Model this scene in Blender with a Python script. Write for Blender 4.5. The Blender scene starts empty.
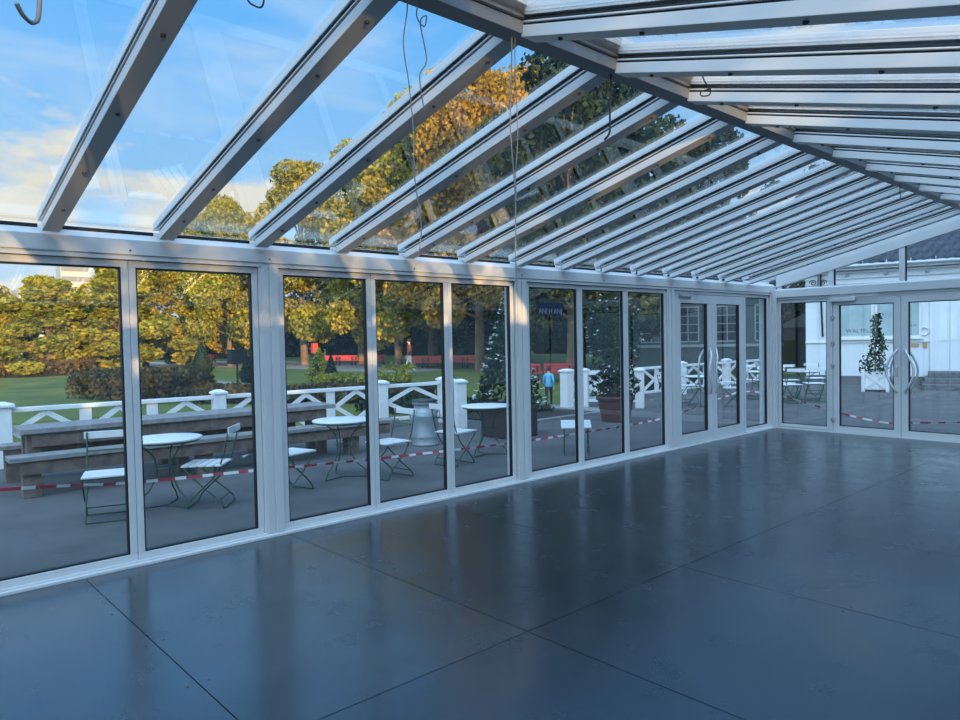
import bpy, bmesh, math, random
import numpy as np
from mathutils import Vector, Matrix
random.seed(7); RNG = np.random.default_rng(11)
PI = math.pi
SC = bpy.context.scene
COL = SC.collection

# ------------------------------------------------------------------ camera
cam_d = bpy.data.cameras.new('camera'); cam = bpy.data.objects.new('camera', cam_d); COL.objects.link(cam)
cam_d.sensor_width = 36.0; cam_d.lens = 707.4466 / 960 * 36.0; cam_d.clip_start = 0.05; cam_d.clip_end = 2000
yaw, pitch, roll = 0.834483442, -0.0311340911, -0.0200569112
fw = Vector((-math.sin(yaw)*math.cos(pitch), math.cos(yaw)*math.cos(pitch), math.sin(pitch)))
rt0 = Vector((math.cos(yaw), math.sin(yaw), 0)); up0 = rt0.cross(fw)
rt = rt0*math.cos(roll) + up0*math.sin(roll); up = -rt0*math.sin(roll) + up0*math.cos(roll)
cam.matrix_world = Matrix(((rt.x, up.x, -fw.x, 5.46021), (rt.y, up.y, -fw.y, 0.0), (rt.z, up.z, -fw.z, 1.6), (0, 0, 0, 1)))
SC.camera = cam

# ------------------------------------------------------------------ view, sky, sun
SC.view_settings.view_transform = 'Standard'; SC.view_settings.look = 'None'
SC.view_settings.exposure = 0.28; SC.view_settings.gamma = 1.0
try: SC.view_settings.use_curve_mapping = False
except Exception: pass
SC.cycles.max_bounces = 10; SC.cycles.transparent_max_bounces = 24
SC.cycles.diffuse_bounces = 4; SC.cycles.glossy_bounces = 4
SC.cycles.caustics_reflective = False; SC.cycles.caustics_refractive = False
SKY_STRENGTH = 1.0
SUN_T, SUN_S = 0.30, 0.085           # sun travels (-1, SUN_T, -SUN_S)
SUN_STRENGTH = 6.0

def node(nt, kind, **kw):
    n = nt.nodes.new(kind)
    for k, v in kw.items():
        if k.startswith('i_'):
            key = k[2:]
            key = int(key) if key.isdigit() else key.replace('_', ' ')
            n.inputs[key].default_value = v
        else: setattr(n, k, v)
    return n
def ramp(nt, stops, interp='LINEAR'):
    r = nt.nodes.new('ShaderNodeValToRGB'); cr = r.color_ramp; cr.interpolation = interp
    while len(cr.elements) < len(stops): cr.elements.new(0.5)
    for e, (p, c) in zip(cr.elements, stops):
        e.position = p; e.color = (*c, 1) if len(c) == 3 else c
    return r

wd = bpy.data.worlds.new('sky'); SC.world = wd; wd.use_nodes = True
nt = wd.node_tree; nt.nodes.clear(); L = nt.links.new
tc = node(nt, 'ShaderNodeTexCoord'); sep = node(nt, 'ShaderNodeSeparateXYZ'); L(tc.outputs['Generated'], sep.inputs[0])
grad = ramp(nt, [(0.0, (.40, .50, .60)), (.05, (.46, .62, .78)), (.16, (.36, .64, .95)), (.40, (.15, .46, .92)), (1.0, (.10, .34, .82))])
L(sep.outputs['Z'], grad.inputs[0])
# wispy cloud
mp = node(nt, 'ShaderNodeMapping'); mp.inputs['Scale'].default_value = (1.6, 1.6, 5.5); mp.inputs['Location'].default_value = (.4, 1.3, .2)
L(tc.outputs['Generated'], mp.inputs[0])
nz = node(nt, 'ShaderNodeTexNoise', i_Scale=2.3, i_Detail=8.0, i_Roughness=.58, i_Distortion=.6); L(mp.outputs[0], nz.inputs['Vector'])
wis = ramp(nt, [(.46, (0, 0, 0)), (.78, (1, 1, 1))]); L(nz.outputs['Fac'], wis.inputs[0])
low = ramp(nt, [(0.0, (1, 1, 1)), (.36, (.9, .9, .9)), (.62, (.35, .35, .35)), (1, (.2, .2, .2))]); L(sep.outputs['Z'], low.inputs[0])
mw = node(nt, 'ShaderNodeMath', operation='MULTIPLY'); L(wis.outputs[0], mw.inputs[0]); L(low.outputs[0], mw.inputs[1])
mw2 = node(nt, 'ShaderNodeMath', operation='MULTIPLY', i_1=.55); L(mw.outputs[0], mw2.inputs[0])
mix1 = node(nt, 'ShaderNodeMix', data_type='RGBA'); L(mw2.outputs[0], mix1.inputs[0]); L(grad.outputs[0], mix1.inputs[6]); mix1.inputs[7].default_value = (.72, .80, .88, 1)
# cumulus bank low over the horizon
mp2 = node(nt, 'ShaderNodeMapping'); mp2.inputs['Scale'].default_value = (3.2, 3.2, 8.0); mp2.inputs['Location'].default_value = (.9, .35, 0)
L(tc.outputs['Generated'], mp2.inputs[0])
nz2 = node(nt, 'ShaderNodeTexNoise', i_Scale=1.5, i_Detail=7.0, i_Roughness=.55); L(mp2.outputs[0], nz2.inputs['Vector'])
lowz = ramp(nt, [(0.0, (.0, .0, .0)), (.10, (.10, .10, .10)), (.14, (.19, .19, .19)), (.205, (.13, .13, .13)), (.26, (-.4, -.4, -.4))]); L(sep.outputs['Z'], lowz.inputs[0])
ad = node(nt, 'ShaderNodeMath', operation='ADD'); L(nz2.outputs['Fac'], ad.inputs[0]); L(lowz.outputs[0], ad.inputs[1])
cum = ramp(nt, [(.60, (0, 0, 0)), (.70, (1, 1, 1))]); L(ad.outputs[0], cum.inputs[0])
mix2 = node(nt, 'ShaderNodeMix', data_type='RGBA'); L(cum.outputs[0], mix2.inputs[0]); L(mix1.outputs[2], mix2.inputs[6]); mix2.inputs[7].default_value = (.86, .80, .70, 1)
# added fill: sky raised overhead and behind the viewer to brighten the frames
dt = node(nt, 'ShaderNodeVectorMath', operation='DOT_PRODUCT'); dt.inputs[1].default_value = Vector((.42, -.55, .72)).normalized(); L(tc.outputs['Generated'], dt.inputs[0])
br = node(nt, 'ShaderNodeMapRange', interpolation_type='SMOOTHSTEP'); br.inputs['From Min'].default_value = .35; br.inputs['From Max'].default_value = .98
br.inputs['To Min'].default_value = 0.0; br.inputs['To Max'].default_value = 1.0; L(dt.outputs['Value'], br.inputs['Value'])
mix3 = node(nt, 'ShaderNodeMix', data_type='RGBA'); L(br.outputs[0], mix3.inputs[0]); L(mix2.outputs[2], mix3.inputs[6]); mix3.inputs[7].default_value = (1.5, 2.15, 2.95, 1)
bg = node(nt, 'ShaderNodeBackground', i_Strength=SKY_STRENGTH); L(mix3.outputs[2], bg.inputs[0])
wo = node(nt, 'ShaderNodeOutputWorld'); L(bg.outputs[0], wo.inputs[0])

sun_d = bpy.data.lights.new('sun', 'SUN'); sun_d.energy = SUN_STRENGTH; sun_d.color = (1.0, .64, .28); sun_d.angle = math.radians(.6)
sun = bpy.data.objects.new('sun', sun_d); COL.objects.link(sun)
sun.rotation_euler = Vector((-1, SUN_T, -SUN_S)).to_track_quat('-Z', 'Y').to_euler(); sun.location = (20, -8, 6)

# ------------------------------------------------------------------ materials
MATS = {}
def mat(name, col, rough=.5, metal=0.0, spec=.5, noise=0.0, nscale=8.0, bump=0.0, bscale=40.0, alt=None, coat=0.0):
    m = bpy.data.materials.new(name); m.use_nodes = True; t = m.node_tree; p = t.nodes['Principled BSDF']; K = t.links.new
    p.inputs['Base Color'].default_value = (*col, 1); p.inputs['Roughness'].default_value = rough; p.inputs['Metallic'].default_value = metal
    p.inputs['Specular IOR Level'].default_value = spec
    tcn = node(t, 'ShaderNodeTexCoord')
    nn = node(t, 'ShaderNodeTexNoise', i_Scale=nscale, i_Detail=5.0); K(tcn.outputs['Object'], nn.inputs['Vector'])
    c2 = alt if alt else tuple(c*(1-noise) for c in col)
    r = ramp(t, [(.35, c2), (.68, col)]); K(nn.outputs['Fac'], r.inputs[0]); K(r.outputs[0], p.inputs['Base Color'])
    if bump:
        bn = node(t, 'ShaderNodeTexNoise', i_Scale=bscale, i_Detail=4.0); K(tcn.outputs['Object'], bn.inputs['Vector'])
        b = node(t, 'ShaderNodeBump', i_Strength=bump, i_Distance=.01); K(bn.outputs['Fac'], b.inputs['Height']); K(b.outputs[0], p.inputs['Normal'])
    MATS[name] = m; return m
def leafmat(name, stops, trans=.35, nscale=.35):
    m = bpy.data.materials.new(name); m.use_nodes = True; t = m.node_tree; t.nodes.clear(); K = t.links.new
    g = node(t, 'ShaderNodeNewGeometry'); tcn = node(t, 'ShaderNodeTexCoord')
    nn = node(t, 'ShaderNodeTexNoise', i_Scale=nscale, i_Detail=2.0); K(tcn.outputs['Object'], nn.inputs['Vector'])
    a = node(t, 'ShaderNodeMath', operation='MULTIPLY', i_1=.55); K(g.outputs['Random Per Island'], a.inputs[0])
    b = node(t, 'ShaderNodeMath', operation='MULTIPLY_ADD', i_1=.9, i_2=-.22); K(nn.outputs['Fac'], b.inputs[0])
    s = node(t, 'ShaderNodeMath', operation='ADD'); K(a.outputs[0], s.inputs[0]); K(b.outputs[0], s.inputs[1])
    r = ramp(t, stops); K(s.outputs[0], r.inputs[0])
    d = node(t, 'ShaderNodeBsdfDiffuse'); K(r.outputs[0], d.inputs[0]); tr = node(t, 'ShaderNodeBsdfTranslucent'); K(r.outputs[0], tr.inputs[0])
    mx = node(t, 'ShaderNodeMixShader', i_0=trans); K(d.outputs[0], mx.inputs[1]); K(tr.outputs[0], mx.inputs[2])
    o = node(t, 'ShaderNodeOutputMaterial'); K(mx.outputs[0], o.inputs[0]); MATS[name] = m; return m
def glassmat(name, tint, boost=1.0):
    m = bpy.data.materials.new(name); m.use_nodes = True; t = m.node_tree; t.nodes.clear(); K = t.links.new
    g = node(t, 'ShaderNodeNewGeometry')
    ior = node(t, 'ShaderNodeMix', data_type='FLOAT'); K(g.outputs['Backfacing'], ior.inputs[0]); ior.inputs[2].default_value = 1.52; ior.inputs[3].default_value = 1/1.52
    fr = node(t, 'ShaderNodeFresnel'); K(ior.outputs[0], fr.inputs['IOR'])
    fb = node(t, 'ShaderNodeMath', operation='MULTIPLY', i_1=boost, use_clamp=True); K(fr.outputs[0], fb.inputs[0])
    tr = node(t, 'ShaderNodeBsdfTransparent'); tr.inputs[0].default_value = (*tint, 1)
    gl = node(t, 'ShaderNodeBsdfGlossy', i_Roughness=.0); gl.inputs[0].default_value = (1, 1, 1, 1)
    mx = node(t, 'ShaderNodeMixShader'); K(fb.outputs[0], mx.inputs[0]); K(tr.outputs[0], mx.inputs[1]); K(gl.outputs[0], mx.inputs[2])
    o = node(t, 'ShaderNodeOutputMaterial'); K(mx.outputs[0], o.inputs[0]); MATS[name] = m; return m

WHITE = mat('white_powder_coat', (.74, .74, .73), .38, noise=.05, nscale=3)
BLACK = mat('black_gasket', (.012, .012, .014), .55)
GLASS = glassmat('window_glass', (.965, .985, .98))
ROOFGLASS = glassmat('roof_glass', (.955, .98, .985))
STEEL = mat('brushed_steel', (.62, .63, .64), .25, metal=1.0, noise=.1)
CHROME = mat('white_handle', (.75, .76, .77), .25, metal=.3, noise=.03)
GREYALU = mat('grey_aluminium', (.20, .215, .23), .45, metal=.2, noise=.1)
WPAINT = mat('white_fence_paint', (.80, .80, .79), .55, noise=.08, nscale=6, bump=.15)
TIMBER = mat('weathered_timber', (.21, .155, .125), .8, noise=.45, nscale=9, bump=.5, bscale=60)
TIMBERTOP = mat('grey_plank', (.30, .29, .285), .7, noise=.3, nscale=12, bump=.4, bscale=60)
GREEN = mat('green_tube', (.035, .105, .055), .45, noise=.15)
SLAT = mat('white_slat', (.80, .81, .80), .5, noise=.05, bump=.1)
GALV = mat('galvanised_steel', (.40, .46, .50), .45, metal=.35, noise=.25, nscale=7)
DARKLID = mat('dark_lid', (.07, .075, .08), .5, metal=.4)
TERRA = mat('dark_terracotta', (.145, .055, .045), .75, noise=.3, nscale=5, bump=.2)
BROWNPOT = mat('dark_brown_planter', (.045, .032, .030), .7, noise=.3, nscale=5, bump=.2)
SOIL = mat('soil', (.03, .022, .016), .95, noise=.4, bump=.6)
BARK = mat('bark', (.22, .15, .09), .9, noise=.45, nscale=3, bump=.9, bscale=8)
REDPAINT = mat('red_paint', (.55, .055, .05), .5, noise=.1)
GRASS = mat('lawn_grass', (.135, .165, .020), .9, nscale=.5, alt=(.075, .10, .014), bump=.8, bscale=60)
ASPHALT = mat('asphalt', (.135, .132, .130), .82, nscale=1.6, alt=(.095, .093, .093), bump=.5, bscale=180)
GRAVEL = mat('pale_path', (.33, .30, .27), .9, noise=.2, nscale=1, bump=.3)
KERB = mat('granite_kerb', (.27, .27, .28), .8, noise=.25, nscale=8, bump=.3)
HOUSEWHITE = mat('white_board_wall', (.80, .82, .84), .6, noise=.05, nscale=2)
TILE = mat('slate_blue_tiles', (.055, .062, .082), .5, noise=.35, nscale=3)
TEALGLASS = mat('curtained_glass', (.40, .52, .52), .08, noise=.12, nscale=1.5)
DARKGLASS = mat('dark_window_glass', (.02, .028, .026), .06)
GUTTER = mat('gutter_metal', (.50, .52, .53), .4, metal=.5, noise=.1)
STONE = mat('step_stone', (.17, .175, .18), .85, noise=.3, nscale=5, bump=.3)
HOUSEGREEN = mat('grey_green_wall', (.105, .135, .125), .8, noise=.15)
IRON = mat('wrought_iron', (.012, .012, .014), .5, metal=.3)
COPPERTAPE = mat('brass_plate', (.55, .36, .16), .4, metal=.6)
TAPERED = mat('tape_red', (.55, .045, .06), .4); TAPEWHITE = mat('tape_white', (.80, .80, .82), .4)
CABLEGREY = mat('grey_cable', (.35, .32, .29), .6); CABLEBLACK = mat('black_cable', (.02, .02, .022), .6)
TOWERW = mat('pale_tower_wall', (.50, .48, .40), .7, noise=.05); TOWERGLASS = mat('tower_window_band', (.17, .19, .21), .3)
SKIN = mat('skin', (.55, .33, .25), .6); HAIR = mat('dark_hair', (.03, .022, .018), .8)
JACKETBROWN = mat('brown_jacket', (.20, .07, .05), .8, noise=.2); TROUSERWHITE = mat('pale_trousers', (.70, .66, .58), .8)
JACKETBLUE = mat('blue_jacket', (.13, .50, .72), .6, noise=.2); TROUSERDARK = mat('dark_trousers', (.02, .022, .028), .85)
SIGNBLUE = mat('reflected_sign_blue', (.012, .028, .075), .4); LETTERWHITE = mat('white_lettering', (.34, .38, .42), .5); LETTERDARK = mat('dark_lettering', (.07, .09, .11), .5)
SHOE = mat('dark_shoe', (.03, .028, .027), .7)

LEAFGOLD = leafmat('golden_green_leaves', [(.10, (.07, .09, .02)), (.40, (.26, .25, .035)), (.64, (.52, .40, .055)), (.95, (.70, .46, .07))])
LEAFGREEN = leafmat('olive_green_leaves', [(.10, (.07, .095, .025)), (.40, (.24, .26, .04)), (.68, (.48, .42, .06)), (1.0, (.66, .50, .09))])
LEAFORANGE = leafmat('orange_autumn_leaves', [(.10, (.13, .10, .03)), (.42, (.40, .27, .04)), (.66, (.62, .36, .06)), (.95, (.72, .32, .08))])
LEAFDARK = leafmat('dark_evergreen_leaves', [(.10, (.012, .022, .014)), (.55, (.035, .058, .028)), (1.0, (.09, .11, .045))], .2)
LEAFHEDGE = leafmat('brown_green_hedge_leaves', [(.10, (.04, .035, .018)), (.45, (.11, .085, .035)), (.75, (.19, .125, .05)), (1.0, (.24, .14, .06))], .2, .9)
LEAFSHRUB = leafmat('dark_glossy_leaves', [(.10, (.010, .022, .014)), (.6, (.024, .055, .028)), (1.0, (.05, .09, .04))], .15, 1.5)
LEAFLIME = leafmat('yellow_fern_leaves', [(.1, (.12, .15, .02)), (.5, (.30, .30, .04)), (1.0, (.50, .42, .07))], .3, 1.5)
PETALW = mat('white_petals', (.86, .85, .84), .6); PETALP = mat('pink_petals', (.70, .12, .16), .6)

# floor: black film faced plywood sheets
FLOORM = bpy.data.materials.new('film_faced_plywood'); FLOORM.use_nodes = True
t = FLOORM.node_tree; p = t.nodes['Principled BSDF']; K = t.links.new
g = node(t, 'ShaderNodeNewGeometry'); tcn = node(t, 'ShaderNodeTexCoord')
r1 = ramp(t, [(0, (.012, .016, .021)), (.5, (.018, .022, .027)), (1, (.026, .029, .031))]); K(g.outputs['Random Per Island'], r1.inputs[0])
n1 = node(t, 'ShaderNodeTexNoise', i_Scale=1.1, i_Detail=7.0, i_Roughness=.6); K(tcn.outputs['Object'], n1.inputs['Vector'])
r2 = ramp(t, [(.30, (.62, .62, .62)), (.70, (1.45, 1.42, 1.36))]); K(n1.outputs['Fac'], r2.inputs[0])
mm = node(t, 'ShaderNodeMix', data_type='RGBA', blend_type='MULTIPLY'); mm.inputs[0].default_value = 1; K(r1.outputs[0], mm.inputs[6]); K(r2.outputs[0], mm.inputs[7])
# scuffs
mp3 = node(t, 'ShaderNodeMapping'); mp3.inputs['Scale'].default_value = (1.2, 7, 1); mp3.inputs['Rotation'].default_value = (0, 0, .9); K(tcn.outputs['Object'], mp3.inputs[0])
n2 = node(t, 'ShaderNodeTexNoise', i_Scale=3.2, i_Detail=9.0, i_Roughness=.7); K(mp3.outputs[0], n2.inputs['Vector'])
r3 = ramp(t, [(.66, (0, 0, 0)), (.78, (1, 1, 1))]); K(n2.outputs['Fac'], r3.inputs[0])
sc = node(t, 'ShaderNodeMath', operation='MULTIPLY', i_1=.07); K(r3.outputs[0], sc.inputs[0])
m3 = node(t, 'ShaderNodeMix', data_type='RGBA'); K(sc.outputs[0], m3.inputs[0]); K(mm.outputs[2], m3.inputs[6]); m3.inputs[7].default_value = (.12, .12, .115, 1)
K(m3.outputs[2], p.inputs['Base Color'])
n4 = node(t, 'ShaderNodeTexNoise', i_Scale=2.6, i_Detail=6.0, i_Roughness=.65); K(tcn.outputs['Object'], n4.inputs['Vector'])
r4 = node(t, 'ShaderNodeMapRange'); r4.inputs['From Min'].default_value = .3; r4.inputs['From Max'].default_value = .7; r4.inputs['To Min'].default_value = .17; r4.inputs['To Max'].default_value = .30
K(n4.outputs['Fac'], r4.inputs['Value']); K(r4.outputs[0], p.inputs['Roughness'])
p.inputs['IOR'].default_value = 2.12; p.inputs['Specular Tint'].default_value = (.66, .86, 1.0, 1)
n5 = node(t, 'ShaderNodeTexNoise', i_Scale=55.0, i_Detail=3.0); K(tcn.outputs['Object'], n5.inputs['Vector'])
bp = node(t, 'ShaderNodeBump', i_Strength=.05, i_Distance=.004); K(n5.outputs['Fac'], bp.inputs['Height']); K(bp.outputs[0], p.inputs['Normal'])

# ------------------------------------------------------------------ mesh helpers
class MB:
    def __init__(s): s.v = []; s.f = []; s.m = []; s.sm = []
    def add(s, vs, fs, mi=0, smooth=False):
        o = len(s.v); s.v += [tuple(v) for v in vs]
        for f in fs: s.f.append(tuple(o+i for i in f)); s.m.append(mi); s.sm.append(smooth)
    def box(s, x0, y0, z0, x1, y1, z1, mi=0):
        s.add([(x0,y0,z0),(x1,y0,z0),(x1,y1,z0),(x0,y1,z0),(x0,y0,z1),(x1,y0,z1),(x1,y1,z1),(x0,y1,z1)],
              [(0,3,2,1),(4,5,6,7),(0,1,5,4),(1,2,6,5),(2,3,7,6),(3,0,4,7)], mi); return s
    def bar(s, a, b, w, h, upv=(0,0,1), mi=0):
        a = Vector(a); b = Vector(b); d = (b-a).normalized(); u_ = Vector(upv)
        sd = d.cross(u_)
        if sd.length < 1e-4: sd = d.cross(Vector((1,0,0)))
        sd.normalize(); u2 = sd.cross(d).normalized(); vs = []
        for q in (a, b):
            for i, j in ((-1,-1),(1,-1),(1,1),(-1,1)): vs.append(q + sd*(i*w/2) + u2*(j*h/2))
        s.add(vs, [(0,1,2,3),(7,6,5,4),(0,4,5,1),(1,5,6,2),(2,6,7,3),(3,7,4,0)], mi); return s
    def prism(s, prof, a, b, mi=0):            # prof: points (p,q) -> a(p,q), b(p,q) corner functions
        n = len(prof); vs = [a(*p_) for p_ in prof] + [b(*p_) for p_ in prof]
        fs = [tuple(range(n))[::-1], tuple(range(n, 2*n))] + [(i, (i+1) % n, n+(i+1) % n, n+i) for i in range(n)]
        s.add(vs, fs, mi); return s
    def tube(s, pts, r, n=8, mi=0, cap=True):
        pts = [Vector(q) for q in pts]; rr = r if isinstance(r, (list, tuple)) else [r]*len(pts)
        vs = []; ref = None
        for i, q in enumerate(pts):
            d = (pts[min(i+1, len(pts)-1)] - pts[max(i-1, 0)])
            d = d.normalized() if d.length > 1e-9 else Vector((0,0,1))
            if ref is None:
                ref = d.cross(Vector((0,0,1)))
                if ref.length < 1e-3: ref = d.cross(Vector((1,0,0)))
            ref = (ref - d*ref.dot(d)).normalized(); bi = d.cross(ref)
            for k in range(n):
                a_ = 2*PI*k/n; vs.append(q + ref*(math.cos(a_)*rr[i]) + bi*(math.sin(a_)*rr[i]))
        fs = []
        for i in range(len(pts)-1):
            for k in range(n): fs.append((i*n+k, i*n+(k+1) % n, (i+1)*n+(k+1) % n, (i+1)*n+k))
        s.add(vs, fs, mi, True)
        if cap: s.add(vs[:n], [tuple(range(n))[::-1]], mi); s.add(vs[-n:], [tuple(range(n))], mi)
        return s
    def lathe(s, prof, c=(0,0,0), n=28, mi=0, smooth=True):
        vs = []; fs = []
        for r_, z in prof:
            for k in range(n): a_ = 2*PI*k/n; vs.append((c[0]+r_*math.cos(a_), c[1]+r_*math.sin(a_), c[2]+z))
        for i in range(len(prof)-1):
            for k in range(n): fs.append((i*n+k, i*n+(k+1) % n, (i+1)*n+(k+1) % n, (i+1)*n+k))
        s.add(vs, fs, mi, smooth)
        s.add(vs[:n], [tuple(range(n))[::-1]], mi); s.add(vs[-n:], [tuple(range(n))], mi)
        return s
    def build(s, name, mats, parent=None, bevel=0.0):
        me = bpy.data.meshes.new(name); me.from_pydata(s.v, [], s.f)
        for m_ in (mats if isinstance(mats, (list, tuple)) else [mats]): me.materials.append(m_)
        me.polygons.foreach_set('material_index', s.m); me.polygons.foreach_set('use_smooth', s.sm); me.update()
        o = bpy.data.objects.new(name, me); COL.objects.link(o)
        if parent is not None: o.parent = parent
        if bevel:
            b = o.modifiers.new('bevel', 'BEVEL'); b.width = bevel; b.segments = 2; b.limit_method = 'ANGLE'; b.angle_limit = math.radians(40)
        return o
def empty(name, loc=(0,0,0), rz=0.0):
    o = bpy.data.objects.new(name, None); o.empty_display_size = .1; COL.objects.link(o); o.location = loc; o.rotation_euler = (0, 0, rz); return o
def tag(o, label, cat, group=None, kind=None):
    o['label'] = label; o['category'] = cat
    if group: o['group'] = group
    if kind: o['kind'] = kind
    return o
def struct(o, label, cat): return tag(o, label, cat, kind='structure')
def kids(o): return [c for c in ALLKIDS.get(o.name, [])]
def copy_tree(o, loc=None, rz=None, parent=None, label=None, scale=None):
    c = o.copy(); COL.objects.link(c)
    if parent is not None: c.parent = parent
    if loc is not None: c.location = loc
    if rz is not None: c.rotation_euler = (0, 0, rz)
    if scale is not None: c.scale = scale if isinstance(scale, tuple) else (scale,)*3
    if label: c['label'] = label
    for ch in list(o.children):
        copy_tree(ch, parent=c)
    return c

def leaf_mesh(name, P, size, m, parent=None, flat=0.0, jitter=.35, aspect=1.0):
    """scattered single leaves (rhombs) centred on the points P"""
    n = len(P); P = np.asarray(P, float)
    a = RNG.normal(size=(n, 3)); a[:, 2] *= (1-flat); a /= np.linalg.norm(a, axis=1)[:, None]
    b = RNG.normal(size=(n, 3)); b -= a*np.sum(a*b, 1)[:, None]; b /= np.linalg.norm(b, axis=1)[:, None]
    s_ = size*(1 + jitter*RNG.uniform(-1, 1, n))[:, None]*.5
    V = np.empty((n, 4, 3)); V[:, 0] = P - a*s_; V[:, 1] = P + b*s_*.62*aspect; V[:, 2] = P + a*s_; V[:, 3] = P - b*s_*.62*aspect
    me = bpy.data.meshes.new(name); me.vertices.add(4*n); me.vertices.foreach_set('co', V.reshape(-1))
    me.loops.add(4*n); me.loops.foreach_set('vertex_index', np.arange(4*n, dtype=np.int32))
    me.polygons.add(n); me.polygons.foreach_set('loop_start', np.arange(0, 4*n, 4, dtype=np.int32)); me.polygons.foreach_set('loop_total', np.full(n, 4, dtype=np.int32))
    me.materials.append(m); me.update(calc_edges=True); me.validate()
    o = bpy.data.objects.new(name, me); COL.objects.link(o)
    if parent is not None: o.parent = parent
    return o
def ball_pts(n, c, r, shell=.55):
    d = RNG.normal(size=(n, 3)); d /= np.linalg.norm(d, axis=1)[:, None]
    rad = (shell + (1-shell)*RNG.uniform(0, 1, n)**.5)[:, None]
    return np.asarray(c) + d*rad*np.asarray(r)

# ================================================================== SETTING: ground
G = -.08                                   # level of the terrace outside
b = MB(); b.box(-220, -120, -.60, 60, 220, -.12)
struct(b.build('lawn', GRASS), 'green park lawn beyond the white fence', 'lawn')
b = MB(); b.box(-6.35, -30, -.40, 40, 60, G)
struct(b.build('terrace', ASPHALT), 'dark grey asphalt terrace around the glass pavilion', 'terrace')
b = MB(); b.prism([(-72, 17), (-60, 28.5), (-36, 29), (-24.3, 24.5), (-24, 22), (-30, 21), (-40, 21.5), (-60, 16)], lambda x, y: (x, y, -.119), lambda x, y: (x, y, -.105))
struct(b.build('path', GRAVEL), 'pale gravel path crossing the park behind the cone topiaries', 'path')
b = MB(); b.prism([(-40, 13.2), (-40, 14.4), (-25, 12.6), (-17, 12.4), (-12.5, 13.4), (-12.5, 12.6), (-17, 11.5), (-25, 11.6)], lambda x, y: (x, y, -.119), lambda x, y: (x, y, -.095))
struct(b.build('path', KERB), 'narrow grey footpath edging the lawn behind the brown hedge', 'path')
b = MB(); b.box(-7.5, 9.6, -.3, -4.15, 12.2, -.05)
struct(b.build('planting_bed', SOIL), 'dark soil planting bed beside the terrace kerb', 'planting bed')
b = MB(); b.box(-4.15, 9.0, -.3, -4.0, 12.3, -.03)
struct(b.build('kerb', KERB), 'grey granite kerb between planting bed and terrace', 'kerb')
b = MB(); b.box(-9.5, 12.1, -.3, -3.95, 12.9, -.055)
struct(b.build('path', KERB), 'light grey paved strip in front of the second white fence', 'path')

# ================================================================== floor
b = MB(); e = .003
xs = [.02, 2.80, 5.40, 5.98]; ys = [-3.36, -1.84, -.32, 1.20, 2.72, 4.24, 5.76, 7.21, 8.72, 10.24, 11.54]
for i in range(3):
    for j in range(10): b.box(xs[i]+e, ys[j]+e, -.03, xs[i+1]-e, ys[j+1]-e, 0)
flo = struct(b.build('floor', FLOORM), 'dark blue-grey floor of large film-faced plywood sheets', 'floor')
b = MB(); b.box(-.1, -3.5, -.079, 6.1, 11.66, -.0305)
b.build('subfloor', BLACK, flo)
b = MB()                                   # screw heads along the sheet edges
for y in ys[1:-3]:
    for x in np.arange(.3, 5.6, .6):
        for s in (-.05, .05): b.lathe([(.008, 0), (.0075, .0012), (.004, .0014)], (x+random.uniform(-.03, .03), y+s, 0), 8)
b.build('screw_head', DARKLID, flo)['kind'] = 'stuff'

# ================================================================== glass pavilion walls
HEAD = 2.21; SILL = .035
def window(name, y0, y1, label, z0=SILL, z1=HEAD-.004, fw_=.048, x=0.0, rail=None):
    """fixed light in the plane x=0, outer frame y0..y1, local origin at its foot"""
    w = y1-y0; rail = rail or fw_
    o = empty(name, (x, (y0+y1)/2, 0)); struct(o, label, 'window')
    h = w/2 - .0015; b = MB(); xi, xo = -.012, -.075
    b.box(xo, -h, z0, xi, h, z0+rail); b.box(xo, -h, z1-fw_, xi, h, z1)
    b.box(xo, -h, z0+rail, xi, -h+fw_, z1-fw_); b.box(xo, h-fw_, z0+rail, xi, h, z1-fw_)
    b.build('window_frame', WHITE, o, .004)
    g_ = .011; b = MB(); zi0, zi1, q = z0+rail, z1-fw_, h-fw_
    xa, xb = -.06, -.022
    b.box(xa, -q, zi0, xb, q, zi0+g_); b.box(xa, -q, zi1-g_, xb, q, zi1); b.box(xa, -q, zi0+g_, xb, -q+g_, zi1-g_); b.box(xa, q-g_, zi0+g_, xb, q, zi1-g_)
    b.build('gasket', BLACK, o)
    b = MB(); b.box(-.047, -q+g_, zi0+g_, -.039, q-g_, zi1-g_); b.build('pane', GLASS, o)
    return o
WIN = [(-.25, .57, 'clear glass window nearest the left picture edge, mostly outside the frame'), (.57, 1.565, 'first full window from the left, with the slatted chair seen outside'),
       (1.565, 2.54, 'window showing the round white table and side-on green chair'), (2.715, 3.63, 'window right of the first wide post, showing the second round table'),
       (3.63, 4.54, 'window with the galvanised milk can behind it'), (4.54, 5.47, 'window showing the flowering cone in the dark planter'),
       (5.665, 6.585, 'window with the dark blue sign reflection and blue-jacketed child'), (6.585, 7.50, 'window in front of the flowering shrub in terracotta pot'),
       (7.50, 8.42, 'window left of the side doors, showing the fence diamond')]
n_w = 0
for y0, y1, lab in WIN:
    n_w += 1; window('window_%d' % n_w, y0, y1, lab)
n_w += 1; window('window_%d' % n_w, 10.60, 11.42, 'narrow sidelight between the side doors and the far corner')

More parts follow.
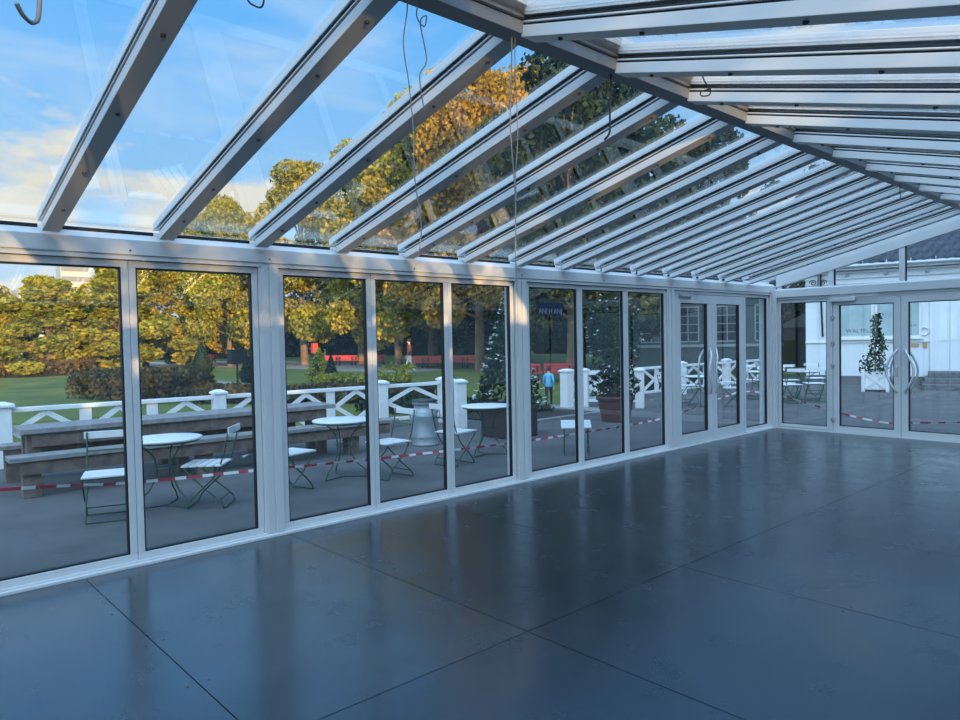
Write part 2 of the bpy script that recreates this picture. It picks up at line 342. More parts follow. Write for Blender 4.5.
b = MB()
for yc in (-.335, 2.6275, 5.5675, 8.50):   # wide posts
    hw = .086
    b.box(-.09, yc-hw, 0, .012, yc+hw, HEAD); b.box(.012, yc-hw+.018, .0, .022, yc-.012, HEAD); b.box(.012, yc+.002, 0, .026, yc+hw-.012, HEAD)
posts = b
wl = empty('wall_left'); struct(wl, 'white framed glass wall on the left with posts and eave beam', 'wall')
posts.build('post', WHITE, wl, .003)
b = MB(); b.box(-.09, 11.42, 0, .02, 11.56, HEAD); b.box(.02, 11.46, 0, .05, 11.56, 2.3); b.build('corner_post', WHITE, wl, .003)
b = MB()
b.prism([(-.09, -.079), (.040, -.079), (.040, .018), (.022, .024), (.022, SILL), (-.09, SILL)], lambda x, z: (x, -3.4, z), lambda x, z: (x, 8.585, z))
b.prism([(-.09, -.079), (.040, -.079), (.040, .018), (.022, .024), (.022, SILL), (-.09, SILL)], lambda x, z: (x, 10.60, z), lambda x, z: (x, 11.56, z))
b.prism([(-.09, -.079), (.030, -.079), (.030, .012), (-.09, .012)], lambda x, z: (x, 8.585, z), lambda x, z: (x, 10.60, z))
b.build('sill_rail', WHITE, wl, .003)
b = MB(); prof = [(-.12, HEAD), (.020, HEAD), (.020, 2.232), (.012, 2.236), (.012, 2.242), (.030, 2.246), (.030, 2.352), (-.035, 2.398), (-.12, 2.398)]
b.prism(prof, lambda x, z: (x, -3.4, z), lambda x, z: (x, 11.62, z)); b.build('eave_beam', WHITE, wl, .002)
b = MB(); b.prism([(-.30, 2.30), (-.13, 2.30), (-.13, 2.44), (-.145, 2.44), (-.145, 2.315), (-.285, 2.315), (-.285, 2.44), (-.30, 2.44)], lambda x, z: (x, -3.4, z), lambda x, z: (x, 11.7, z))
b.build('gutter', WHITE, wl)
for yc in (5.52, 11.45):
    b = MB(); b.box(-.175, yc-.035, -.078, -.105, yc+.035, 2.30); b.build('downpipe', WPAINT, wl, .012)
b = MB()
for y in np.arange(.8, 11, .98): b.lathe([(.009, 0), (.008, .004), (.003, .006)], (0, 0, 0), 10); 
b = MB()
for y in (.3, 1.57, 2.63, 4.1, 5.56, 7.0, 8.5):
    vs = []; n = 10
    b.tube([(.029, y, 2.275), (.036, y, 2.275)], .007, 8)
b.build('screw', DARKLID, wl)

def bow(mb, y, z0, z1, x0, dx, dy, r=.016, n=12, mi=0):
    pts = [(x0, y, z0)]
    for i in range(n+1):
        s = i/n; k = math.sin(PI*s); pts.append((x0+dx*min(1, k*1.6+.25), y+dy*k, z0+(z1-z0)*s))
    pts.append((x0, y, z1)); mb.tube(pts, r, 10, mi)

def door_leaf(parent, y0, y1, z0, z1, st, brail, trail, handle_y, dy, hz, hinge_y=None, glass_name='pane'):
    lf = empty('door_leaf', (0, 0, 0)); lf.parent = parent
    b = MB(); xa, xb = -.07, -.002
    b.box(xa, y0, z0, xb, y1, z0+brail); b.box(xa, y0, z1-trail, xb, y1, z1); b.box(xa, y0, z0+brail, xb, y0+st, z1-trail); b.box(xa, y1-st, z0+brail, xb, y1, z1-trail)
    b.build('leaf_frame', WHITE, lf, .004)
    g_ = .012; a0, a1, c0, c1 = y0+st, y1-st, z0+brail, z1-trail; b = MB()
    b.box(-.06, a0, c0, -.012, a1, c0+g_); b.box(-.06, a0, c1-g_, -.012, a1, c1); b.box(-.06, a0, c0+g_, -.012, a0+g_, c1-g_); b.box(-.06, a1-g_, c0+g_, -.012, a1, c1-g_)
    b.build('gasket', BLACK, lf)
    b = MB(); b.box(-.046, a0+g_, c0+g_, -.038, a1-g_, c1-g_); b.build('pane', GLASS, lf)
    b = MB(); bow(b, handle_y, hz[0], hz[1], -.002, .06, dy); b.build('handle', CHROME, lf)
    b = MB(); bow(b, handle_y, hz[0], hz[1], -.07, -.06, dy); b.build('handle', CHROME, lf)
    return lf
# side doors in the left wall
d1 = empty('door_1'); struct(d1, 'white glazed double doors in the left wall near the far corner', 'door')
b = MB(); b.box(-.085, 8.588, .012, .0, 8.635, HEAD-.003); b.box(-.085, 10.565, .012, .0, 10.598, HEAD-.003); b.box(-.085, 8.635, 2.165, .0, 10.565, HEAD-.003); b.build('door_frame', WHITE, d1, .003)
door_leaf(d1, 8.64, 9.608, .016, 2.160, .125, .155, .125, 9.53, -.10, (.72, 1.36))
door_leaf(d1, 9.614, 10.56, .016, 2.160, .125, .155, .125, 9.69, -.08, (.72, 1.36))
b = MB(); b.box(.0, 8.72, 2.12, .045, 9.02, 2.17); b.bar((.03, 8.9, 2.175), (.05, 9.22, 2.178), .02, .012); b.build('door_closer', STEEL, d1, .004)
# far end wall (y = 11.56): windows and doors built in the same plane, then turned
FY = 11.56
def far(o):                                # local (x,y) -> world: room side (+x) looks to -y
    o.location = (0, FY, 0); o.rotation_euler = (0, 0, -PI/2); return o
wf = struct(far(empty('wall_far')), 'white framed glazed gable wall at the far end', 'wall')
b = MB(); b.prism([(-.09, -.079), (.03, -.079), (.03, .02), (-.09, .03)], lambda x, z: (x, .05, z), lambda x, z: (x, .93, z))
b.prism([(-.09, -.079), (.03, -.079), (.03, .02), (-.09, .03)], lambda x, z: (x, 2.91, z), lambda x, z: (x, 5.95, z))
b.prism([(-.09, -.079), (.03, -.079), (.03, .010), (-.09, .010)], lambda x, z: (x, .93, z), lambda x, z: (x, 2.91, z)); b.build('sill_rail', WHITE, wf, .003)
b = MB(); b.prism([(-.1, 2.125), (.012, 2.125), (.012, 2.16), (.040, 2.165), (.040, 2.285), (.02, 2.305), (-.1, 2.305)], lambda x, z: (x, .03, z), lambda x, z: (x, 5.97, z)); b.build('transom_beam', WHITE, wf, .003)
def zb(x): return 2.35 + .248*x if x <= 3 else 3.062 - .272*(x-3)       # underside of the rafters
b = MB()
for s in (0, 1):                           # gable rafters
    f_ = (lambda x: x) if s == 0 else (lambda x: 6-x)
    b.prism([(-.1, -.03), (.015, -.03), (.015, .17), (-.1, .17)], lambda x, z: (x, f_(.06), zb(.06)+z), lambda x, z: (x, f_(2.995), zb(2.995)+z))
b.build('gable_rafter', WHITE, wf, .002)
b = MB()
for xm in (.11, .93, 1.93, 2.93, 4.07, 5.07, 5.89):
    b.box(-.08, xm-.038, 2.305, .0, xm+.038, zb(xm)-.02)
b.build('gable_mullion', WHITE, wf, .003)
b = MB()
for a0, a1 in ((.15, .89), (.97, 1.89), (1.97, 2.89)):
    b.bar((-.04, a0+.006, 2.305), (-.04, a0+.006, zb(a0)-.03), .012, .04, (1, 0, 0))
b.build('gasket', BLACK, wf)
for a0, a1 in ((.15, .89), (.97, 1.89), (1.97, 2.89), (2.97, 4.03), (4.11, 5.03), (5.11, 5.85)):
    if a0 < 3 < a1: pr = [(a0, 2.305), (a1, 2.305), (a1, zb(a1)-.03), (3, zb(3)-.03), (a0, zb(a0)-.03)]
    else: pr = [(a0, 2.305), (a1, 2.305), (a1, zb(a1)-.03), (a0, zb(a0)-.03)]
    b = MB(); b.prism(pr, lambda y, z: (-.044, y, z), lambda y, z: (-.036, y, z)); b.build('gable_pane', GLASS, wf)
b = MB(); b.box(-.085, .0, 0, .045, .075, 2.3); b.build('corner_post', WHITE, wf, .003)
n_w += 1
w_ = window('window_%d' % n_w, .078, .905, 'narrow sidelight left of the far doors, white chairs outside', z1=2.12); w_.location = (.4915, FY, 0); w_.rotation_euler = (0, 0, -PI/2)
n_w += 1
for y0, y1, lab in ((2.935, 4.02, 'far wall window just right of the far doors'), (4.02, 5.0, 'far wall window second from the right corner'), (5.0, 5.93, 'far wall window at the right corner')):
    w_ = window('window_%d' % n_w, y0, y1, lab, z1=2.12); w_.location = ((y0+y1)/2, FY, 0); w_.rotation_euler = (0, 0, -PI/2); n_w += 1
d2 = struct(far(empty('door_2')), 'white glazed double doors in the far end wall', 'door')
b = MB(); b.box(-.085, .908, .010, .005, .95, 2.122); b.box(-.085, 2.885, .010, .005, 2.93, 2.122); b.box(-.085, .95, 2.095, .005, 2.885, 2.122); b.build('door_frame', WHITE, d2, .003)
door_leaf(d2, .955, 1.913, .014, 2.090, .092, .095, .09, 1.865, -.125, (.68, 1.30))
door_leaf(d2, 1.919, 2.880, .014, 2.090, .092, .095, .09, 1.975, .125, (.68, 1.30))
b = MB(); b.box(.0, .93, 2.055, .05, 1.30, 2.115); b.bar((.03, 1.25, 2.12), (.05, 1.62, 2.122), .018, .012); b.build('door_closer', WHITE, d2, .004)
for z in (.20, 1.05, 1.40, 1.80):
    b = MB(); b.tube([(.014, .952, z-.035), (.014, .952, z+.035)], .014, 10); b.box(0, .925, z-.02, .012, .98, z+.02); b.build('hinge', STEEL, d2)
b = MB(); b.tube([(-.004, 1.862, 1.0), (.016, 1.862, 1.0)], .018, 12); b.box(-.002, 1.85, .90, .006, 1.876, 1.05); b.build('lock', STEEL, d2)
# right and near walls (outside the picture)
wr = struct(empty('wall_right'), 'white framed glass wall on the right, outside the picture', 'wall')
b = MB()
for yc in (-3.3, -.335, 2.6275, 5.5675, 8.50, 11.48): b.box(5.98, yc-.086, 0, 6.09, yc+.086, HEAD-.14)
for yc in np.arange(-2.3, 11.4, .98):
    if min(abs(yc-q) for q in (-3.3, -.335, 2.6275, 5.5675, 8.50, 11.48)) > .3: b.box(6.0, yc-.045, .06, 6.07, yc+.045, 2.02)
b.box(5.97, -3.4, -.079, 6.09, 11.56, .08); b.box(5.98, -3.4, 2.01, 6.09, 11.56, HEAD-.14)
b.build('post', WHITE, wr, .003)
b = MB(); b.prism(prof, lambda x, z: (6-x, -3.4, z-.14), lambda x, z: (6-x, 11.62, z-.14)); b.build('eave_beam', WHITE, wr)
b = MB(); b.box(6.035, -3.4, .085, 6.043, 11.5, 2.005); b.build('pane', GLASS, wr)
wn = struct(empty('wall_near'), 'white framed glass end wall behind the viewer', 'wall')
b = MB()
for xm in (.05, 1.0, 2.0, 3.0, 4.0, 5.0, 5.94): b.box(xm-.04, -3.46, 0, xm+.04, -3.38, zb(xm)-.01)
b.box(0, -3.47, 2.12, 6, -3.37, 2.30); b.box(0, -3.47, -.079, 6, -3.37, .08); b.build('post', WHITE, wn)

# ================================================================== roof
ce = struct(empty('ceiling'), 'pitched glass roof on white aluminium rafters', 'roof')
X0, X1 = .055, 2.955
def slab(profile, x0=X0, x1=X1, mi=0, mb=None, zf=zb):
    mb = mb or MB(); mb.prism(profile, lambda y, z: (x0, y, zf(x0)+z), lambda y, z: (x1, y, zf(x1)+z), mi); return mb
def rect(hw, z0, z1): return [(-hw, z0), (hw, z0), (hw, z1), (-hw, z1)]
def make_rafter(zf):
    raf = empty('rafter'); raf.parent = ce
    b = slab(rect(.053, 0, .058), zf=zf); slab(rect(.058, .068, .077), mb=b, zf=zf); b.build('rafter_box', WHITE, raf, .003)
    b = slab(rect(.046, .0585, .0675), zf=zf); slab(rect(.050, .0775, .089), mb=b, zf=zf); b.build('gasket', BLACK, raf)
    b = slab(rect(.056, .105, .160), x0=-.06, x1=2.93, zf=zf); b.build('cover_cap', WHITE, raf, .004)
    for xq in (.42, .95, 1.62, 2.30, 2.75):
        bb = MB(); z = zf(xq); bb.tube([(xq, 0, z-.008), (xq, 0, z+.002)], .011, 10); bb.build('bolt', DARKLID, raf)
    return raf
raf = make_rafter(zb)
RY = [1.075 + .7385*k for k in range(14)]
RYall = [1.075 - .7385*k for k in range(1, 6)][::-1] + RY
raf.location = (0, RYall[0], 0)
for y in RYall[1:]: copy_tree(raf, (0, y, 0), 0, ce)
raf2 = make_rafter(lambda x: zb(6-x))
raf2.location = (6, RYall[0], 0); raf2.rotation_euler = (0, 0, PI)
for y in RYall[1:]: copy_tree(raf2, (6, y, 0), PI, ce)
b = slab([(-.345, .0915), (.345, .0915), (.345, .0995), (-.345, .0995)], x0=-.05, x1=2.95); pane = b.build('roof_pane', ROOFGLASS, ce)
ymid = [(RYall[i]+RYall[i+1])/2 for i in range(len(RYall)-1)]
pane.location = (0, ymid[0], 0)
for y in ymid[1:]+[11.66-.43]: copy_tree(pane, (0, y, 0), 0, ce)
b = slab([(-.345, .0915), (.345, .0915), (.345, .0995), (-.345, .0995)], x0=-.05, x1=2.95, zf=lambda x: zb(6-x)); pane2 = b.build('roof_pane', ROOFGLASS, ce)
pane2.location = (6, ymid[0], 0); pane2.rotation_euler = (0, 0, PI)
for y in ymid[1:]+[11.66-.43]: copy_tree(pane2, (6, y, 0), PI, ce)
b = MB()
for y in ymid: b.box(-.05, y-.31, 2.399, -.036, y+.31, 2.424)
b.build('eave_gasket', BLACK, ce)
b = MB(); b.prism([(-.055, .025), (.055, .025), (.062, .085), (.062, .115), (0, .135), (-.062, .115), (-.062, .085)], lambda x, z: (3+x, -3.4, 3.05+z-.012), lambda x, z: (3+x, 11.52, 3.05+z-.012))
b.build('ridge_beam', GREYALU, ce, .002)
b = MB()
for s in (-1, 1): b.box(3+s*.066-.004, -3.4, 3.121, 3+s*.066+.004, 11.5, 3.133)
b.build('ridge_gasket', BLACK, ce)
b = MB(); b.prism([(-.10, .175), (0, .205), (.10, .175), (.10, .225), (0, .255), (-.10, .225)], lambda x, z: (3+x, -3.4, 3.005+z), lambda x, z: (3+x, 11.6, 3.005+z)); b.build('ridge_cap', WHITE, ce)

# ================================================================== cables hanging from the ridge
def cable(pts, r, m, label, group='loose cables hanging from the ridge'):
    P = [Vector(q) for q in pts]; out = []
    for i in range(len(P)-1):
        p0 = P[max(i-1, 0)]; p1 = P[i]; p2 = P[i+1]; p3 = P[min(i+2, len(P)-1)]
        for k in range(6):
            s = k/6; out.append(.5*((2*p1)+(p2-p0)*s+(2*p0-5*p1+4*p2-p3)*s*s+(3*p1-p0-3*p2+p3)*s**3))
    out.append(P[-1]); b = MB(); b.tube(out, r, 6); o = b.build('hanging_cable', m); tag(o, label, 'cable', group); return o
cable([(3.0, 1.855, 3.10), (3.0, 1.85, 3.0), (2.995, 1.83, 2.86), (3.0, 1.85, 2.70), (3.005, 1.865, 2.5), (3.0, 1.87, 2.3), (3.0, 1.90, 2.1), (3.0, 1.885, 1.98)], .0028, CABLEGREY, 'thin grey cable pair kinked and dangling from the ridge at upper centre')
cable([(3.0, 1.93, 3.10), (3.0, 1.90, 3.0), (3.0, 1.94, 2.96), (3.0, 1.955, 3.01), (3.0, 1.92, 2.97), (3.0, 1.95, 2.82), (3.0, 1.91, 2.74), (3.0, 1.93, 2.60)], .0028, CABLEGREY, 'short curled grey cable looping beside the longer dangling pair')
cable([(3.0, 2.48, 3.06), (3.0, 2.475, 2.9), (3.0, 2.46, 2.62), (3.0, 2.485, 2.3), (3.0, 2.48, 2.0), (3.0, 2.485, 1.82)], .0035, CABLEGREY, 'longest grey cable hanging from the ridge down past the eave beam')
cable([(3.0, 2.505, 3.11), (3.0, 2.50, 2.9), (3.0, 2.51, 2.6), (3.0, 2.49, 2.4), (3.0, 2.495, 2.27)], .0025, CABLEGREY, 'second thinner grey cable beside the longest hanging cable')
cable([(3.0, 3.26, 3.11), (3.0, 3.262, 3.0), (3.0, 3.25, 2.85), (3.0, 3.245, 2.74), (3.0, 3.20, 2.69)], .006, CABLEBLACK, 'short thick black cable hanging from the ridge right of centre')
cable([(3.30, 3.72, 3.075), (3.31, 3.73, 3.04), (3.33, 3.75, 3.00), (3.32, 3.76, 2.97), (3.29, 3.73, 2.965), (3.29, 3.72, 2.985), (3.33, 3.75, 3.0)], .004, CABLEBLACK, 'small black cable loop under a right-hand rafter')
cable([(2.9, .50, 3.08), (2.93, .50, 2.80), (2.95, .49, 2.62), (2.97, .47, 2.575), (3.0, .44, 2.577), (3.02, .42, 2.60)], .007, CABLEGREY, 'bent grey cable end with bare wires at the top left corner')
cable([(2.99, 1.12, 3.09), (2.99, 1.12, 2.9), (3.0, 1.135, 2.835), (3.0, 1.16, 2.82), (3.0, 1.19, 2.825), (3.0, 1.20, 2.88), (3.0, 1.20, 3.09)], .0035, CABLEBLACK, 'dark cable loop touching the top picture edge')
cable([(3.0, 8.0, 3.11), (3.0, 8.0, 3.02), (3.0, 8.03, 2.93)], .004, CABLEBLACK, 'tiny black cable stub below the far ridge')

# ================================================================== bistro furniture
def make_chair():
    r = empty('folding_chair')
    for k in range(5):
        y = -.165 + k*.083; b = MB(); b.box(-.20, y-.034, .432, .20, y+.034, .450); b.build('seat_slat', SLAT, r, .003)
    for k, z in enumerate((.715, .790)):
        if k == 0: continue
        b = MB(); b.box(-.205, -.292, z-.035, .205, -.276, z+.035); b.build('back_slat', SLAT, r, .004)
    for s in (-1, 1):
        x = s*.178
        b = MB(); b.tube([(x, -.275, .82), (x, -.262, .72), (x, -.225, .56), (x, -.185, .44), (x, -.10, .30), (x, .04, .17), (x, .12, .09), (x, .165, .010)], .0085, 8); b.build('back_leg', GREEN, r)
        x2 = s*.196
        b = MB(); b.tube([(x2, .18, .425), (x2, .10, .34), (x2, -.03, .21), (x2, -.16, .10), (x2, -.205, .05), (x2, -.215, .010)], .0085, 8); b.build('front_leg', GREEN, r)
    for (y, z, w) in ((.165, .010, .178), (-.215, .010, .196), (-.165, .09, .196), (-.17, .425, .178), (.17, .424, .196), (-.245, .64, .178)):
        b = MB(); b.tube([(-w, y, z), (w, y, z)], .0075, 8); b.build('stretcher', GREEN, r)
    return r
ch = make_chair(); CG = 'white slatted folding chairs on the terrace'
def chair(loc, face, label, first=False):
    rz = math.atan2(-face[0], face[1]); L_ = (loc[0], loc[1], G+.0015)
    if first: ch.location = L_; ch.rotation_euler = (0, 0, rz); return tag(ch, label, 'chair', CG)
    return copy_tree(ch, L_, rz, label=label)
chair((-2.03, 1.88), (.95, -.31), 'white and green folding chair facing the glass in the leftmost full window', True)
chair((-1.86, 2.79), (-.62, -.78), 'white and green folding chair seen side-on, right of the nearest round table')
chair((-1.86, 3.73), (-.25, .97), 'white and green folding chair at the left of the second round table')
chair((-1.66, 4.92), (.08, -.99), 'green and white folding chair left of the galvanised milk can')
chair((-1.76, 6.08), (-.15, .99), 'white-seated folding chair in front of the fence corner post by the third round table')
def make_table():
    r = empty('bistro_table')
    b = MB(); b.lathe([(.345, .690), (.36, .693), (.362, .706), (.355, .713), (.10, .7135)], n=40); b.build('table_top', SLAT, r)
    b = MB(); b.lathe([(.30, .672), (.335, .672), (.335, .690), (.30, .690)], n=32); b.build('apron_ring', GREEN, r)
    for k in range(3):
        a_ = 2*PI*k/3+.4; c, s = math.cos(a_), math.sin(a_)
        q = [(.29, .68), (.20, .62), (.115, .52), (.085, .40), (.10, .30), (.17, .18), (.27, .09), (.30, .03), (.315, .009)]
        b = MB(); b.tube([(c*a, s*a, z) for a, z in q], .0085, 8); b.build('leg', GREEN, r)
    b = MB(); b.tube([(.085*math.cos(2*PI*k/24), .085*math.sin(2*PI*k/24), .40) for k in range(25)], .006, 6, cap=False); b.build('leg_ring', GREEN, r)
    b = MB()
    for k in range(3):
        a_ = 2*PI*k/3+.4; b.tube([(.315*math.cos(a_), .315*math.sin(a_), .009), (0, 0, .009)], .0075, 6)
    b.build('foot_bar', GREEN, r)
    return r
tb = make_table(); tb.location = (-2.16, 2.48, G+.001); tag(tb, 'round white bistro table nearest the viewer, in the second window', 'table', 'round white bistro tables')
def table(x, y, label): return copy_tree(tb, (x, y, G+.001), random.uniform(0, 2), label=label)
table(-2.12, 4.56, 'round white bistro table behind the window right of the first wide post')
table(-2.00, 6.86, 'round white bistro table in front of the dark brown planter')
table(-3.15, 14.6, 'round white bistro table seen through the left side door leaf')
table(-3.05, 17.0, 'round white bistro table seen through the right side door leaf')
table(-2.10, 17.6, 'round white bistro table among the chairs left of the far doors')
chair((-3.55, 14.05), (.5, .86), 'white folding chair before the far fence, left side door leaf')
chair((-3.75, 15.1), (.8, -.3), 'white folding chair on the fence side of the table in the left door leaf')
chair((-2.55, 15.0), (-.9, -.3), 'white folding chair on the near side of the table in the left door leaf')
chair((-3.6, 16.6), (.8, .6), 'white folding chair left of the table in the right side door leaf')
chair((-3.5, 17.7), (.6, -.8), 'white folding chair behind the table in the right side door leaf')
chair((-2.30, 16.95), (.1, 1), 'white folding chair in front of its table in the narrow far sidelight')
chair((-1.70, 17.25), (-.5, .6), 'white folding chair right of its table in the narrow far sidelight')
chair((-2.65, 18.1), (.5, -.6), 'white folding chair leaning in behind the table in the narrow far sidelight')
chair((-2.85, 17.35), (-.2, 1), 'white folding chair at the left edge of the narrow far sidelight')
chair((-1.95, 16.55), (-.75, .66), 'nearest white folding chair seen through the narrow far sidelight')
chair((-2.45, 19.2), (.7, -.7), 'rearmost white folding chair seen through the narrow far sidelight')
st = empty('stool', (-1.04, 7.70, G+.001), .75); st.scale = (1, 1, .90); tag(st, 'small white-topped stool with thin green legs outside the window with the sign reflection', 'stool')
for k in range(3):
    b = MB(); b.bar((-.21, -.10+.1*k, .45+.028*k), (.21, -.10+.1*k, .45+.028*k), .092, .022, (0, -.28, 1)); b.build('seat_slat', SLAT, st, .004)
for sx in (-1, 1):
    for sy in (-1, 1):
        b = MB(); b.tube([(sx*.165, sy*.09, .445+.025*sy), (sx*.17, sy*.14, .004)], .0085, 8); b.build('leg', GREEN, st)
    b = MB(); b.tube([(sx*.167, -.12, .13), (sx*.167, .12, .13)], .006, 6); b.build('stretcher', GREEN, st)

# long timber table and bench
lt = empty('picnic_table', (-4.28, 3.53, G), -.045); tag(lt, 'long weathered timber picnic table along the white fence', 'table')
def plank(par, nm, x0, x1, y0, y1, z0, z1, m): b = MB(); b.box(x0, y0, z0, x1, y1, z1); return b.build(nm, m, par, .006)
for k in range(4): plank(lt, 'top_plank', -.30+k*.165, -.30+k*.165+.155, -2.02, 1.98, .675, .735, TIMBERTOP)
plank(lt, 'apron', .26, .30, -1.9, 1.85, .515, .672, TIMBER); plank(lt, 'apron', -.24, -.20, -1.9, 1.85, .515, .672, TIMBER)
for y in (-1.88, -.2, 1.80):
    for x in (-.19, .15): plank(lt, 'leg', x, x+.10, y-.07, y+.07, 0, .672, TIMBER)
def bench(loc, rz, L0, L1, label, rightlog):
    r = empty('timber_bench', loc, rz); tag(r, label, 'bench', 'timber benches beside the picnic table')
    for k in range(2): plank(r, 'seat_plank', -.165+k*.17, -.165+k*.17+.160, L0, L1, .415, .468, TIMBERTOP)
    plank(r, 'apron', .09, .135, L0+.12, L1-.15, .265, .412, TIMBER)
    for y in (L0+.22, 0, L1-.75):
        plank(r, 'leg', -.10, .085, y-.09, y+.09, 0, .412, TIMBER)
    return r
bench((-3.70, 3.45, G), -.045, -2.12, 2.90, 'weathered timber bench on the window side of the picnic table', True)
bench((-4.95, 3.40, G), -.045, -2.05, 2.05, 'weathered timber bench on the fence side of the picnic table', False)

# milk can
mc = empty('milk_can', (-3.44, 6.86, G)); tag(mc, 'galvanised steel milk can standing before the white fence corner', 'milk can')
b = MB(); b.lathe([(.195, 0), (.205, .01), (.205, .03), (.198, .04), (.198, .13), (.203, .14), (.198, .15), (.198, .46), (.203, .47), (.198, .48), (.197, .52), (.188, .555), (.172, .58), (.168, .63), (.178, .645), (.196, .655), (.196, .69)], n=36); b.build('body', GALV, mc)
b = MB(); b.lathe([(.190, .691), (.202, .695), (.205, .715), (.16, .728), (.05, .735)], n=36); b.build('lid', DARKLID, mc)
for s in (-1, 1):
    b = MB(); b.tube([(s*.195, -.05, .40), (s*.235, -.05, .45), (s*.235, -.05, .53), (s*.17, -.05, .56)], .010, 8); b.tube([(s*.195, .05, .40), (s*.235, .05, .45), (s*.235, .05, .53), (s*.17, .05, .56)], .010, 8); b.tube([(s*.235, -.05, .50), (s*.235, .05, .50)], .010, 8); b.build('handle', GALV, mc)
mc.rotation_euler = (0, 0, .9)

# ================================================================== white lattice fences
def fence(name, p0, p1, stops, label, hgt=.83, gnd=G, end_scale=1.0):
    p0 = Vector((*p0, gnd)); p1 = Vector((*p1, gnd)); d = (p1-p0); Ln = d.length; rz = math.atan2(d.y, d.x)
    r = empty(name, p0, rz); tag(r, label, 'fence', 'white lattice fences round the terrace')
    pw = .095; nbay = len(stops); xp = [0.0]+[Ln*q[0] for q in stops]
    for i in range(nbay+1):
        k = end_scale if i == 0 else 1.0
        pp = MB(); x = xp[i]; pp.box(x-pw*k, -pw*k, 0, x+pw*k, pw*k, hgt+.02); po = pp.build('post', WPAINT, r, .006)
        pp = MB(); w = (pw+.025)*k; h0 = hgt+.021
        pp.add([(x-w, -w, h0), (x+w, -w, h0), (x+w, w, h0), (x-w, w, h0), (x-w, -w, h0+.03), (x+w, -w, h0+.03), (x+w, w, h0+.03), (x-w, w, h0+.03), (x-.04*k, -.04*k, h0+.07), (x+.04*k, -.04*k, h0+.07), (x+.04*k, .04*k, h0+.07), (x-.04*k, .04*k, h0+.07)],
               [(0,3,2,1), (0,1,5,4), (1,2,6,5), (2,3,7,6), (3,0,4,7), (4,5,9,8), (5,6,10,9), (6,7,11,10), (7,4,8,11), (8,9,10,11)]); pp.build('post_cap', WPAINT, po)
    for i in range(nbay):
        ndia = stops[i][1]; x0 = xp[i]+pw*(end_scale if i == 0 else 1)+.003; x1 = xp[i+1]-pw-.003
        b = MB(); b.box(x0, -.045, hgt-.065, x1, .045, hgt); b.build('top_rail', WPAINT, r, .008)
        b = MB(); b.box(x0, -.03, .13, x1, .03, .195); b.build('bottom_rail', WPAINT, r, .006)
        dl = (x1-x0)/ndia
        for k in range(1, ndia):
            b = MB(); xc = x0+k*dl; b.box(xc-.08, -.018, .198, xc+.08, .018, hgt-.068); b.build('picket', WPAINT, r, .004)
        for k in range(ndia):
            a0 = x0+k*dl+(.083 if k else .004); a1 = x0+(k+1)*dl-(.083 if k < ndia-1 else .004); zc = (.198+hgt-.068)/2; xc = (a0+a1)/2
            hx = (a1-a0)/2-.01; hz_ = (hgt-.068-.198)/2-.02
            pts = [(xc, zc+hz_), (xc+hx, zc), (xc, zc-hz_), (xc-hx, zc)]; b = MB()
            for q in range(4):
                (xa, za), (xb, zb_) = pts[q], pts[(q+1) % 4]; b.bar((xa, 0, za), (xb, 0, zb_), .024 + .002*(q % 2), .075, (0, 0, 1))
            b.build('diamond', WPAINT, r)
    return r
fence('lattice_fence', (-6.35, 1.62), (-5.55, 8.98), [(.405, 3), (.81, 3), (1, 1)], 'long white lattice fence behind the picnic table', end_scale=1.6)
fence('lattice_fence', (-5.32, 8.90), (-4.62, 8.62), [(1, 1)], 'short white lattice fence return ending left of the dark brown planter')
fence('lattice_fence', (-5.45, 12.62), (-5.25, 22.1), [(.25, 2), (.5, 2), (.75, 2), (1, 2)], 'white lattice fence running back behind the far bistro tables', end_scale=1.2)
fence('lattice_fence', (-5.22, 12.98), (-4.1, 13.6), [(1, 1)], 'short white lattice fence angled behind the terracotta pot')

# ================================================================== potted flowering shrubs
def flowers(name, par, pts, m, size=.05):
    b = MB()
    for q in pts:
        for k in range(5):
            a_ = 2*PI*k/5+random.random(); t_ = random.uniform(-.5, .5)
            dx, dy = math.cos(a_), math.sin(a_); c = Vector(q); u1 = Vector((dx, dy, t_)).normalized(); u2 = u1.cross(Vector((0, 0, 1))).normalized()
            b.add([c, c+u1*size*.5+u2*size*.32, c+u1*size, c+u1*size*.5-u2*size*.32], [(0, 1, 2, 3)])
    return b.build(name, m, par)
fb = empty('potted_shrub', (-3.12, 8.42, G)); tag(fb, 'tall cone of dark shrub with white flowers in a dark brown planter', 'potted plant')
b = MB(); b.box(-.34, -.34, 0, .34, .34, .52); b.box(-.36, -.36, .52, .36, .36, .56); b.build('planter', BROWNPOT, fb, .01)
b = MB(); b.box(-.31, -.31, .561, .31, .31, .575); b.build('soil', SOIL, fb)
b = MB(); b.tube([(0, 0, .57), (.02, 0, 1.2), (0, .01, 2.3)], [.03, .02, .008], 8); b.build('stem', BARK, fb)
pts = []; fl = []; fp = []
for i in range(2600):
    z = RNG.uniform(.50, 2.52); rr = max(.04, (2.55-z)/2.05*.62)*RNG.uniform(.35, 1)**.5; a_ = RNG.uniform(0, 2*PI); pts.append((rr*math.cos(a_), rr*math.sin(a_), z))
leaf_mesh('foliage', pts, .085, LEAFSHRUB, fb)
for i in range(170):
    z = RNG.uniform(.55, 2.45); rr = max(.05, (2.55-z)/2.05*.66); a_ = RNG.uniform(0, 2*PI); (fl if i % 24 else fp).append((rr*math.cos(a_), rr*math.sin(a_), z))
flowers('white_blossom', fb, fl, PETALW, .052)['kind'] = 'stuff'
flowers('pink_blossom', fb, fp, PETALP, .05)['kind'] = 'stuff'
fb = empty('potted_shrub', (-3.0, 11.22, G)); tag(fb, 'round-headed dark shrub with white flowers in a terracotta pot', 'potted plant')
